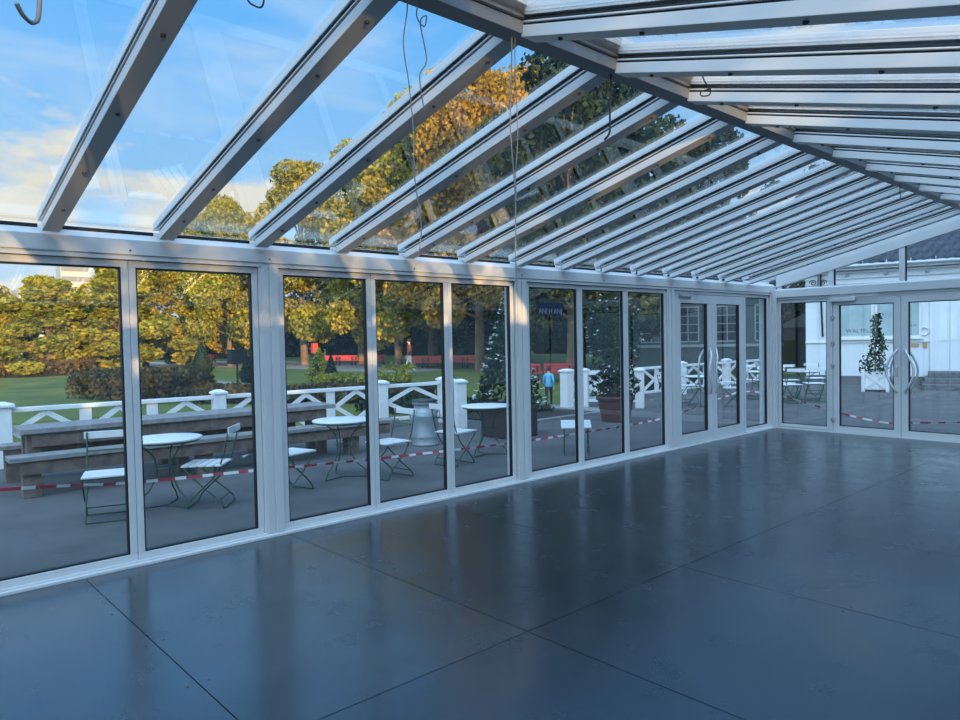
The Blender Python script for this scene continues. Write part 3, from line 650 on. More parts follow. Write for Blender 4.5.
b = MB(); b.lathe([(.26, 0), (.27, .02), (.34, .40), (.345, .42), (.375, .425), (.38, .50), (.36, .51), (.33, .505), (.32, .45)], n=36); b.build('pot', TERRA, fb)
b = MB(); b.lathe([(.31, .44), (.30, .455), (.1, .47)], n=24); b.build('soil', SOIL, fb)
b = MB(); b.tube([(0, 0, .45), (.03, 0, 1.2), (0, 0, 2.2)], [.035, .025, .01], 8); b.build('stem', BARK, fb)
pts = np.vstack([ball_pts(2300, (0, 0, 1.65), (.52, .52, .92), .25), ball_pts(700, (0, 0, .72), (.50, .50, .32), .3)]); leaf_mesh('foliage', pts, .085, LEAFSHRUB, fb)
fl = ball_pts(85, (0, 0, 1.65), (.56, .56, .95), .9); flowers('white_blossom', fb, fl, PETALW, .052)['kind'] = 'stuff'

# ================================================================== red and white barrier tape
TP = [(-1.2, -1.5, .62), (-1.2, .9, .48), (-1.2, 1.87, .39), (-1.2, 3.03, .335), (-1.2, 4.35, .27), (-1.2, 5.35, .235), (-1.2, 6.49, .20), (-1.2, 7.89, .185), (-1.2, 10.09, .205), (-1.15, 12.0, .42), (-1.0, 12.55, .50), (-.28, 12.6, .43), (.66, 12.6, .20), (1.35, 12.6, .09), (1.75, 12.6, .115), (2.4, 12.6, .17), (3.6, 12.6, .30), (4.6, 12.6, .45)]
def catmull(P, n):
    P = [Vector(q) for q in P]; out = []
    for i in range(len(P)-1):
        p0 = P[max(i-1, 0)]; p1 = P[i]; p2 = P[i+1]; p3 = P[min(i+2, len(P)-1)]
        for k in range(n):
            s = k/n; out.append(.5*((2*p1)+(p2-p0)*s+(2*p0-5*p1+4*p2-p3)*s*s+(3*p1-p0-3*p2+p3)*s**3))
    return out+[P[-1]]
raw = catmull(TP, 30); acc = 0; pts = [raw[0]]; STEP = .05
for i in range(len(raw)-1):
    seg = (raw[i+1]-raw[i]); ln = seg.length
    while acc + ln >= STEP:
        q = (STEP-acc); pts.append(pts[-1].lerp(pts[-1], 1) if False else raw[i]+seg.normalized()*q); seg = raw[i+1]-pts[-1]; raw[i] = pts[-1]; ln = seg.length; acc = 0
    acc += ln
b = MB(); hw = .014
for i in range(len(pts)-1):
    mi = 0 if (int(i*STEP/.12) % 2 == 0) else 1
    a_, c_ = pts[i], pts[i+1]; tw0 = .5*math.sin(i*.13); tw1 = .5*math.sin((i+1)*.13); d_ = (c_-a_).normalized(); n_ = d_.cross(Vector((0, 0, 1))).normalized()
    u0 = Vector((0, 0, 1))*math.cos(tw0)+n_*math.sin(tw0); u1 = Vector((0, 0, 1))*math.cos(tw1)+n_*math.sin(tw1); th = n_*.0008
    b.add([a_-u0*hw-th, c_-u1*hw-th, c_+u1*hw-th, a_+u0*hw-th, a_-u0*hw+th, c_-u1*hw+th, c_+u1*hw+th, a_+u0*hw+th], [(3,2,1,0), (4,5,6,7), (0,1,5,4), (3,7,6,2)], mi)
tag(b.build('barrier_tape', [TAPERED, TAPEWHITE]), 'red and white barrier tape strung round the outside of the pavilion', 'barrier tape')

# ================================================================== reflection of a sign, painted as a thin plate on the window
sg = empty('window_sticker', (-.034, 6.09, 1.915)); tag(sg, 'small dark blue sign reflection with white letters, painted on the upper glass', 'sticker')
def text_mesh(name, s, size, m, parent, loc, rot, ext=.0006):
    cu = bpy.data.curves.new(name, 'FONT'); cu.body = s; cu.size = size; cu.extrude = ext; cu.align_x = 'CENTER'; cu.align_y = 'CENTER'
    tmp = bpy.data.objects.new('tmp', cu); COL.objects.link(tmp); dg = bpy.context.evaluated_depsgraph_get(); dg.update()
    me = bpy.data.meshes.new_from_object(tmp.evaluated_get(dg)); bpy.data.objects.remove(tmp); me.name = name; me.materials.clear(); me.materials.append(m)
    o = bpy.data.objects.new(name, me); COL.objects.link(o); o.parent = parent; o.location = loc; o.rotation_euler = rot; return o
b = MB(); b.box(-.004, -.22, -.062, 0, .22, .075); b.build('reflected_sign_plate', SIGNBLUE, sg)
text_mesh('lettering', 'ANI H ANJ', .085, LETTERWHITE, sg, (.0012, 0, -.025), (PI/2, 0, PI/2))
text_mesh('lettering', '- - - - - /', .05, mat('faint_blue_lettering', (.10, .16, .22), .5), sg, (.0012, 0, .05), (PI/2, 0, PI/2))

# ================================================================== white tiled house beyond the far doors
hb = empty('house', (-3.36, 23.25, G), math.atan2(.84, 2.98)); tag(hb, 'white boarded house with dark blue tiled roof beyond the far doors', 'house')
W0, W1, EZ = -1.0, 11.0, 3.62
b = MB(); b.box(W0, 0, .0, W1, 7, EZ); wallo = b.build('wall', HOUSEWHITE, hb)
b = MB()
for x in np.arange(W0+.12, W1, .14): b.box(x-.006, -.012, .28, x+.006, -.001, 1.30)
b.build('panel_batten', HOUSEWHITE, hb)
b = MB(); b.box(W0-.03, -.05, 0, W1, -.001, .27); b.build('plinth', STONE, hb)
for z, hh, dd in ((3.28, .05, .06), (3.45, .06, .09), (3.12, .03, .03), (1.30, .04, .05)):
    b = MB(); b.box(W0-.02, -dd, z, W1, -.001, z+hh); b.build('moulding', HOUSEWHITE, hb, .005)
def hwin(x0, x1, z0, z1, m=TEALGLASS):
    o = MB(); fr = .07
    o.box(x0-fr, -.06, z0-fr, x1+fr, -.002, z0); o.box(x0-fr, -.06, z1, x1+fr, -.002, z1+fr); o.box(x0-fr, -.06, z0, x0, -.002, z1); o.box(x1, -.06, z0, x1+fr, -.002, z1)
    f = o.build('window', WPAINT, hb, .004); q = MB(); q.box(x0, -.025, z0, x1, -.003, z1); q.build('window_pane', m, f)
    q = MB(); q.box(x0-.12, -.10, z0-fr-.05, x1+.12, -.002, z0-fr); q.build('window_sill', WPAINT, f, .004); return f
hwin(-.05, .84, 1.50, 2.62); hwin(1.0, 1.52, 1.50, 2.62); hwin(1.70, 2.08, 1.50, 2.62)
text_mesh('window_lettering', 'WALTELLE', .17, LETTERDARK, hb, (.55, -.028, 1.66), (PI/2, 0, 0))
text_mesh('window_lettering', 'SALON', .13, LETTERDARK, hb, (1.30, -.028, 2.55), (PI/2, 0, 0))
text_mesh('window_lettering', 'LIA', .12, LETTERDARK, hb, (1.95, -.028, 1.80), (PI/2, 0, 0))
# entrance door
o = MB(); o.box(2.42, -.05, .40, 3.9, -.002, 2.75); dr = o.build('door', HOUSEWHITE, hb, .004)
q = MB(); q.box(2.84, -.054, .42, 2.855, -.05, 2.70); q.box(3.30, -.054, .42, 3.315, -.05, 2.70); q.build('door_seam', GUTTER, dr)
q = MB(); q.box(2.36, -.08, .36, 2.42, -.002, 2.85); q.box(2.36, -.08, 2.75, 3.96, -.002, 2.85); q.build('door_casing', HOUSEWHITE, dr, .004)
b = MB(); b.box(2.18, -.03, 1.12, 2.28, -.001, 1.32); b.build('intercom', COPPERTAPE, hb)
b = MB(); b.box(1.88, -.02, 1.15, 2.08, -.001, 1.25); b.build('name_plate', COPPERTAPE, hb)
b = MB(); b.tube([(2.22+.11*math.cos(a_), -.03, 1.62+.11*math.sin(a_)) for a_ in np.linspace(0, 2*PI, 20)], .022, 8, cap=False); b.build('wall_ring', WPAINT, hb)
# gutter, brackets, downpipe
b = MB(); b.tube([(W0-.35, -.38, EZ+.02), (W1, -.38, EZ+.02)], .07, 12); b.build('gutter', GUTTER, hb)
b = MB(); b.box(W0-.35, -.36, EZ-.08, W1, -.001, EZ-.02); b.build('soffit', HOUSEWHITE, hb)
for x in np.arange(-.6, 5, .62):
    b = MB(); b.box(x-.015, -.42, EZ-.06, x+.015, -.20, EZ+.16); b.build('gutter_bracket', GUTTER, hb)
for x in (.2, 1.25, 2.3, 3.3):
    b = MB(); b.lathe([(.02, 0), (.05, .01), (.05, .06), (.02, .08)], (x, -.10, 3.34), 10); b.build('spotlight', GUTTER, hb)
for x in (.30, 1.42):
    b = MB(); b.prism([(x+.24*math.cos(a_), 2.86+.20*math.sin(a_)) for a_ in np.linspace(0, PI, 14)], lambda p_, q_: (p_, -.04, q_), lambda p_, q_: (p_, -.002, q_)); b.build('arched_vent', GUTTER, hb)
b = MB(); b.tube([(-.55, -.10, 3.5), (-.55, -.10, 2.9), (-.50, -.09, 1.5)], .03, 8); b.build('bracket_cable', IRON, hb)
# iron scroll bracket near the left corner
b = MB()
for s in (-1, 1):
    b.tube([(-.62+s*(.02+.09*k/20)*math.cos(k*.5)-(s*.14), -.16, 3.20+(.02+.09*k/20)*math.sin(k*.5)) for k in range(20)], .012, 6)
b.tube([(-.62, -.16, 2.7), (-.62, -.16, 3.55)], .014, 6); b.build('iron_scroll', IRON, hb)
# tiled roof as real pantile relief
RW, RS, ANG = 12.6, 6.2, math.radians(36)
nx, ny = 340, 19*4; vs = []
for j in range(ny+1):
    s = RS*j/ny; row = s/.325; lift = .035*(1-(row % 1))
    for i in range(nx+1):
        x = W0-.45 + RW*i/nx; ph = (x/.27+.5*(int(row) % 2)) % 1; h = .030*math.sin(2*PI*ph) + lift
        vs.append((x, -.40+s*math.cos(ANG)-h*math.sin(ANG), EZ+.06+s*math.sin(ANG)+h*math.cos(ANG)))
fs = [(j*(nx+1)+i, j*(nx+1)+i+1, (j+1)*(nx+1)+i+1, (j+1)*(nx+1)+i) for j in range(ny) for i in range(nx)]
b = MB(); b.add(vs, fs, 0, True); b.build('tiled_roof', TILE, hb)
b = MB(); b.prism([(-.38, EZ), (7.4, EZ), (4.6, EZ+3.62)], lambda y, z: (W0-.42, y, z), lambda y, z: (W1+.4, y, z)); b.build('gable', HOUSEWHITE, hb)
# stone steps to the entrance
sp = empty('entrance_steps', (-3.36, 23.25, G), math.atan2(.84, 2.98)); tag(sp, 'grey stone steps below the entrance of the white house', 'steps')
for k in range(3):
    b = MB(); b.box(2.15+.08*k, -1.75+.45*k, .15*k if k else 0, 6.0, -.06, .15*(k+1)-.003); b.build('step', STONE, sp, .01)
# white planter box with climber
pb = empty('planter_box', (-1.64, 21.1, G), .30); tag(pb, 'white cross-braced planter box holding a tall climbing plant', 'planter')
b = MB(); b.box(-.27, -.27, .06, .27, .27, .54); b.build('box', WPAINT, pb, .005)
for sx in (-1, 1):
    for sy in (-1, 1):
        b = MB(); b.box(sx*.29-.04, sy*.29-.04, 0, sx*.29+.04, sy*.29+.04, .62); b.build('corner_post', WPAINT, pb, .006)
b = MB(); b.bar((-.24, -.285, .10), (.24, -.285, .50), .02, .05, (0, 0, 1)); b.bar((-.24, -.287, .50), (.24, -.287, .10), .02, .05, (0, 0, 1)); b.build('cross_brace', WPAINT, pb)
b = MB(); b.tube([(0, 0, .5), (0, .02, 1.2), (.08, 0, 2.0)], [.02, .015, .008], 8); b.build('stem', BARK, pb)
pts = []
for i in range(1000):
    z = .50 + 1.62*RNG.uniform(0, 1)**1.15; rr = (.06+.30*(1-min(1, (z-.5)/1.6))**1.6 + (.07 if RNG.uniform() < .3 else 0))*RNG.uniform(.1, 1)**.5; a_ = RNG.uniform(0, 2*PI); pts.append((rr*math.cos(a_)+.04*(z-.5)+.05*math.sin(z*6), rr*math.sin(a_), z))
leaf_mesh('foliage', pts, .085, LEAFSHRUB, pb)

# ================================================================== grey-green house left of the side doors
gh = empty('house', (-9.9, 29.0, -.10), math.atan2(1.5, 2.83)); tag(gh, 'dark grey-green house with white-barred windows seen through the side doors', 'house')
b = MB(); b.box(-5.5, 0, 0, 1.9, 6, 4.2); b.build('wall', HOUSEGREEN, gh)
b = MB(); b.prism([(-.5, 4.2), (6.5, 4.2), (3, 7.0)], lambda y, z: (-6, y, z), lambda y, z: (2.3, y, z)); b.build('roof', TILE, gh)
b = MB(); b.box(-5.5, -.06, 1.10, 1.9, -.001, 1.22); b.build('moulding', mat('pale_trim', (.42, .46, .46), .7), gh)
for x in (-3.6, -2.0, -.35, 1.25):
    o = MB(); w, h0, h1 = .42, 1.38, 2.85
    o.box(x-w-.06, -.05, h0-.06, x+w+.06, -.002, h0); o.box(x-w-.06, -.05, h1, x+w+.06, -.002, h1+.06); o.box(x-w-.06, -.05, h0, x-w, -.002, h1); o.box(x+w, -.05, h0, x+w+.06, -.002, h1)
    o.box(x-.02, -.04, h0, x+.02, -.015, h1)
    for k in (1, 2, 3): o.box(x-w, -.039, h0+(h1-h0)*k/4-.015, x+w, -.016, h0+(h1-h0)*k/4+.015)
    f = o.build('window', MATS['pale_trim'], gh); q = MB(); q.box(x-w, -.014, h0, x+w, -.003, h1); q.build('window_pane', DARKGLASS, f)
# dark garden hut left of the white house
ht = empty('garden_hut', (-9.3, 35.5, -.10), .3); tag(ht, 'dark timber hut half hidden left of the white house', 'hut')
b = MB(); b.box(-1.3, -1, 0, 1.3, 1, 1.9); b.build('wall', mat('black_boards', (.02, .021, .023), .8, noise=.3), ht)
b = MB(); b.prism([(-1.6, 1.9), (1.6, 1.9), (0, 2.7)], lambda x, z: (x, -1.2, z), lambda x, z: (x, 1.2, z)); b.build('roof', mat('hut_roof', (.10, .105, .11), .7, noise=.3), ht)

# ================================================================== trees
def make_tree(name, H, R, m, seed, base=.16, n=11000, size=.40, trunkr=.24, lean=0.0, conic=False):
    global RNG
    RNG = np.random.default_rng(seed); rnd = random.Random(seed)
    r = empty(name); b = MB(); zt = H*.72
    b.tube([(0, 0, -.1), (.05, .02, H*.10), (.10+lean*.3, .06, H*.28), (lean*.7, -.05, H*.5), (lean, 0, zt)], [trunkr*1.25, trunkr, trunkr*.8, trunkr*.55, trunkr*.2], 12)
    cl = []
    nb = 40 if not conic else 34
    for i in range(nb):
        f = (i+.5)/nb; z = H*(base + (1-base)*f*.94); 
        env = R*(1-f)**.8*1.05+.25 if conic else R*math.sin(PI*min(1, .16+.84*f)**.85)**.6
        a_ = i*2.399+rnd.uniform(-.4, .4); rad = env*rnd.uniform(.30, 1.08)
        c = (lean*f+rad*math.cos(a_), rad*math.sin(a_), z); cl.append((c, max(.6, R*rnd.uniform(.16, .40)*(1-.45*f if conic else 1))))
        if i % 2 == 0 and z > H*.2: b.tube([(lean*f*.8, 0, z*.72), (c[0]*.5, c[1]*.5, z*.86), c], [trunkr*.32, trunkr*.2, .03], 6)
    b.build('trunk', BARK, r)
    w = np.array([q[1]**2 for q in cl]); w = (w/w.sum()*n).astype(int)
    P = np.vstack([ball_pts(k, c, (q, q, q*.72), .5) for k, (c, q) in zip(w, cl)])
    P[:, 2] = np.maximum(P[:, 2], .15)
    leaf_mesh('foliage', P, size, m, r); return r
TG = 'park trees'
proto = {
 'gold': make_tree('tree', 13, 4.6, LEAFGOLD, 1, .15, 26000, .27),
 'olive': make_tree('tree', 14, 4.8, LEAFGREEN, 2, .17, 26000, .27),
 'orange': make_tree('tree', 14, 4.6, LEAFORANGE, 3, .18, 24000, .25),
 'dark': make_tree('tree', 12, 4.2, LEAFDARK, 4, .16, 20000, .26),
 'bush': make_tree('tree', 6, 3.2, LEAFGOLD, 5, .02, 16000, .22, .22),
 'conifer': make_tree('conifer_tree', 7, 2.5, LEAFGREEN, 6, .02, 18000, .22, .2, conic=True),
}
BH = dict(gold=13, olive=14, orange=14, dark=12, bush=6, conifer=7)
used = set()
def tree(k, x, y, H, rz, label, wide=1.0):
    s = H/BH[k]; sc_ = (s*wide, s*wide, s)
    if k in used: o = copy_tree(proto[k], (x, y, -.12), rz, label=label)
    else: used.add(k); o = proto[k]; o.location = (x, y, -.12); o.rotation_euler = (0, 0, rz)
    o.scale = sc_; tag(o, label, 'tree', TG); return o
tree('bush', -49.0, 7.0, 5.9, 0, 'golden bushy tree at the far left edge behind the low hedge', 1.1)
tree('conifer', -45.0, 9.7, 6.2, 1, 'olive conifer left of the white tower block', 1.75)
tree('conifer', -47.5, 14.6, 7.6, 3, 'taller olive conifer right of the white tower block', 1.6)
tree('gold', -52.5, 17.6, 9.6, 2, 'golden tree right of the tower block, behind the first mullion', 1.25)
tree('gold', -53.0, 22.2, 12.0, .5, 'golden tree above the small cone topiaries', 1.0)
tree('olive', -45.5, 21.3, 12.3, 1.5, 'olive-gold tree rising left of the first wide post', .85)
tree('gold', -41.0, 25.0, 14.4, 4, 'golden tree behind the first wide post', .95)
tree('olive', -36.0, 26.6, 15.0, 2.2, 'olive tree over the distant row of red benches', .85)
tree('gold', -29.5, 25.1, 14.3, 3.3, 'golden tree right of the distant red benches', .85)
tree('olive', -30.2, 28.2, 17.5, .3, 'tall tree whose sunlit trunk stands by the walking man', .9)
tree('orange', -23.0, 25.8, 17.0, 5, 'orange autumn tree rising to the ridge above the milk can', .85)
tree('orange', -25.5, 32.0, 19.0, 2.7, 'tallest orange autumn tree behind the flowering cone', .9)
tree('dark', -12.6, 21.2, 13.0, 1.1, 'dark tree behind the blue-jacketed child', .8)
tree('dark', -19.5, 30.0, 15.0, 2, 'dark tree behind the terracotta pot', .9)
tree('dark', -11.9, 24.0, 12.5, 4.2, 'dark tree with slanting trunk left of the side doors', .7)
tree('dark', -18.5, 42.0, 15.0, .4, 'dark tree behind the grey-green house roof', .9)
tree('dark', -10.5, 41.0, 11.0, 3, 'dark tree behind the garden hut', .9)
tree('dark', -36.0, 40.0, 15.0, 3.6, 'dark tree deep in the park behind the orange trees', 1.2)
tree('dark', -50.0, 36.0, 12.0, 5.1, 'dark tree deep in the park behind the distant red benches', 1.3)
tree('dark', -62.0, 30.0, 10.0, .9, 'dark tree deep in the park behind the cone topiaries', 1.4)

# hedges
def hedge(pts, w, h, m, label, dens=260, size=.16, z=-.12, core_k=1.0):
    r = empty('hedge', (pts[0][0], pts[0][1], z)); tag(r, label, 'hedge'); P = []
    core = MB()
    for (xa, ya), (xb, yb) in zip(pts[:-1], pts[1:]):
        L_ = math.hypot(xb-xa, yb-ya); n = int(dens*L_*(w+h)); s = RNG.uniform(-.04, 1.04, n); cs = RNG.uniform(0, PI, n); jj = RNG.uniform(.82, 1.0, n); kk = RNG.uniform(0, 1, n) < max(.12, min(.5, w/(w+L_))); jj = np.where(kk, RNG.uniform(.05, 1, n)**.6, jj); s = np.where(kk, np.where(RNG.uniform(0, 1, n) < .5, 0, 1) + (RNG.uniform(-1, 1, n)*.12 + np.where(s < .5, -1, 1)*0)*w/L_, s)
        nx_, ny_ = -(yb-ya)/L_, (xb-xa)/L_
        e1 = np.sign(np.cos(cs))*np.abs(np.cos(cs))**.5*w/2*jj; zz = np.abs(np.sin(cs))**.5*h*jj*(1+.08*np.sin(s*L_*2.1))
        P.append(np.stack([xa-pts[0][0]+(xb-xa)*s+nx_*e1, ya-pts[0][1]+(yb-ya)*s+ny_*e1, zz], 1))
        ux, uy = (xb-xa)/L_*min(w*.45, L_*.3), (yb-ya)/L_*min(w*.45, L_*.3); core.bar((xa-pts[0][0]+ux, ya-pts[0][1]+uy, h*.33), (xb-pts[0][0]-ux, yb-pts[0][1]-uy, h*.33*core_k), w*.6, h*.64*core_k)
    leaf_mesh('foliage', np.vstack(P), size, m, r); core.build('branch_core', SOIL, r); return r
hedge([(-44, 2.0), (-42.5, 11.2)], 2.0, .95, LEAFHEDGE, 'low clipped brown-green hedge at far left beyond the lawn', 160, .24)
hedge([(-21.0, 6.6), (-16.2, 7.6)], 2.2, .92, LEAFHEDGE, 'rounded brown hedge mound left of the first mullion', 300, .16)
hedge([(-15.2, 7.9), (-12.2, 10.2), (-10.4, 11.8)], 1.5, .50, LEAFHEDGE, 'low russet hedge behind the fence in the second window', 330, .14)
hedge([(-80, 22), (-66, 40), (-45, 52), (-20, 58)], 4.0, 4.5, LEAFDARK, 'tall dark hedge closing the back of the park', 22, .7)
hedge([(-9.0, 9.6), (-6.4, 10.4)], 1.2, .42, LEAFSHRUB, 'low dark green plants in the bed before the blue-jacketed child', 260, .12)
hedge([(-9.0, 11.6), (-5.2, 11.4)], .7, .20, LEAFSHRUB, 'strip of ground cover along the paved strip', 260, .10)
hedge([(-18.8, 13.9), (-15.5, 15.1)], 1.2, .45, LEAFGREEN, 'grey-green shrubs left of the largest cone topiary', 260, .14)
hedge([(-13.2, 12.3), (-11.2, 13.6)], .9, .38, LEAFDARK, 'dark low shrubs behind the second fence bay', 260, .12)
hedge([(-6.9, 15.6), (-6.6, 21.5)], .8, .55, LEAFDARK, 'dark hedge strip behind the far white lattice fence', 200, .12)
# cone topiaries
def topiary(x, y, h, w, label, m=LEAFSHRUB):
    r = empty('cone_topiary', (x, y, -.12)); tag(r, label, 'topiary', 'clipped cone topiaries on the lawn'); P = []
    n = 1500; z = RNG.uniform(.02, 1, n); rr = w/2*(np.minimum(1, (1.02-z)*1.25+.02))*RNG.uniform(.75, 1, n); rr *= np.where(z < .12, .55+z*3.6, 1); a_ = RNG.uniform(0, 2*PI, n)
    leaf_mesh('foliage', np.stack([rr*np.cos(a_), rr*np.sin(a_), z*h], 1), .11*h/1.4, m, r)
    b = MB(); b.lathe([(.05, 0), (w*.34, h*.06), (w*.40, h*.18), (w*.10, h*.85), (.01, h*.93)], n=14); b.build('inner_branches', SOIL, r)
topiary(-58.5, 21.6, 1.55, 1.3, 'smallest cone topiary, far off left in the second window')
topiary(-35.5, 15.5, 1.75, 1.3, 'middle cone topiary on the lawn in the second window')
topiary(-23.5, 13.0, 1.45, .95, 'cone topiary right of the black lantern post, by the wide post')
topiary(-21.4, 15.1, 1.42, 1.15, 'largest rounded cone topiary in the window right of the wide post', LEAFGREEN)
topiary(-19.2, 14.4, 1.15, .6, 'slim dark cone topiary right beside the largest one')
# ferns
fr = empty('fern', (-20.9, 19.0, -.12)); tag(fr, 'sunlit yellow-green fern clump at the walking man\'s feet', 'fern')
P = []
for k in range(34):
    a_ = RNG.uniform(0, 2*PI); l = RNG.uniform(.5, 1.2)
    for q in np.linspace(.05, 1, 12): P.append((math.cos(a_)*l*q, math.sin(a_)*l*q, .10+1.0*q-.75*q*q*l))
leaf_mesh('fronds', P, .14, LEAFLIME, fr)
fr2 = copy_tree(fr, (-19.3, 16.5, -.12), 1.2, label='sunlit yellow-green fern clump on the lawn below the distant red benches', scale=.6)
tag(fr, fr['label'], 'fern', 'sunlit fern clumps')
fr2['group'] = 'sunlit fern clumps'

# black lantern post
lp = empty('garden_light', (-18.28, 10.19, -.12)); tag(lp, 'black box-headed light on a black post behind the fence', 'garden light')
b = MB(); b.tube([(0, 0, 0), (0, 0, 1.0)], .035, 10); b.build('pole', IRON, lp)
b = MB(); b.box(-.20, -.28, 1.0, .20, .28, 1.45); b.build('lamp_head', IRON, lp, .01)
b = MB(); b.box(-.23, -.31, 1.452, .23, .31, 1.49); b.build('lamp_cap', IRON, lp)
# red benches
def rbench():
    r = empty('park_bench')
    for k in range(3): b = MB(); b.box(-.55, -.02+k*.13, .40, .55, .09+k*.13, .44); b.build('seat_plank', REDPAINT, r, .004)
    for k in range(3): b = MB(); b.bar((-.55, .39+.03*k, .52+.13*k), (.55, .39+.03*k, .52+.13*k), .03, .11); b.build('back_plank', REDPAINT, r, .004)
    for s in (-1, 1): b = MB(); b.box(s*.42-.03, 0, 0, s*.42+.03, .06, .40); b.box(s*.42-.03, .34, 0, s*.42+.03, .40, .72); b.box(s*.42-.03, .06, .34, s*.42+.03, .34, .395); b.build('end_frame', IRON, r)
    return r
rb = rbench(); first = True
for x, y, rz, lab in [(-27.7, 24.9, .78, 'red park bench left of the walking man'), (-26.6, 25.5, .78, 'red park bench directly behind the walking man'), (-25.6, 26.2, .78, 'red park bench right of the walking man'), (-24.6, 26.8, .78, 'red park bench at the right end of the nearer row'),
                 (-37.6, 25.0, .78, 'leftmost red bench of the distant row'), (-36.7, 25.7, .78, 'second red bench of the distant row'), (-35.8, 26.4, .78, 'third red bench of the distant row'), (-34.9, 27.1, .78, 'rightmost red bench of the distant row'),
                 (-12.9, 19.0, .85, 'red park bench left behind the blue-jacketed child'), (-12.0, 19.8, .85, 'red park bench right behind the blue-jacketed child'),
                 (-58.0, 24.6, .5, 'tiny red bench far off left of the smallest cone topiary')]:
    if first: rb.location = (x, y, -.12); rb.rotation_euler = (0, 0, rz); o = rb; first = False
    else: o = copy_tree(rb, (x, y, -.12), rz)
    o.scale = (1.0, 1.0, .85); tag(o, lab, 'bench', 'red park benches')
rx = empty('post_box', (-34.7, 22.3, -.12)); tag(rx, 'dark red upright box on a post among the trees', 'box')
b = MB(); b.tube([(0, 0, 0), (0, 0, .95)], .05, 8); b.build('pole', IRON, rx)
b = MB(); b.box(-.17, -.17, .95, .17, .17, 1.6); b.build('box', REDPAINT, rx, .03)

# tower block far away and low town roofs
tw = empty('tower_block', (-151, 34.3, -.1), -.1); tag(tw, 'pale tower block on the horizon above the conifers', 'tower block')
b = MB(); b.box(-4, -2.2, 0, 4, 2.6, 20.5); b.build('wall', TOWERW, tw)
for k in range(9):
    b = MB(); b.box(3.98, -2.1, 2+k*2, 4.06, 2.5, 3.0+k*2); b.build('window_band', TOWERGLASS, tw)
for x, y, w, h, lab in [(-152, 27.8, 5.5, 12.6, 'low pale building left of the tower block'), (-155, 22.0, 3.6, 12.9, 'low pale building at the left picture edge')]:
    r = empty('town_building', (x, y, -.1)); tag(r, lab, 'building', 'distant town buildings'); b = MB(); b.box(-4, -w/2, 0, 4, w/2, h); b.build('wall', TOWERW, r)
    b = MB(); b.box(4.0, -w/2+.2, h-2, 4.06, w/2-.2, h-1); b.build('window_band', TOWERGLASS, r)

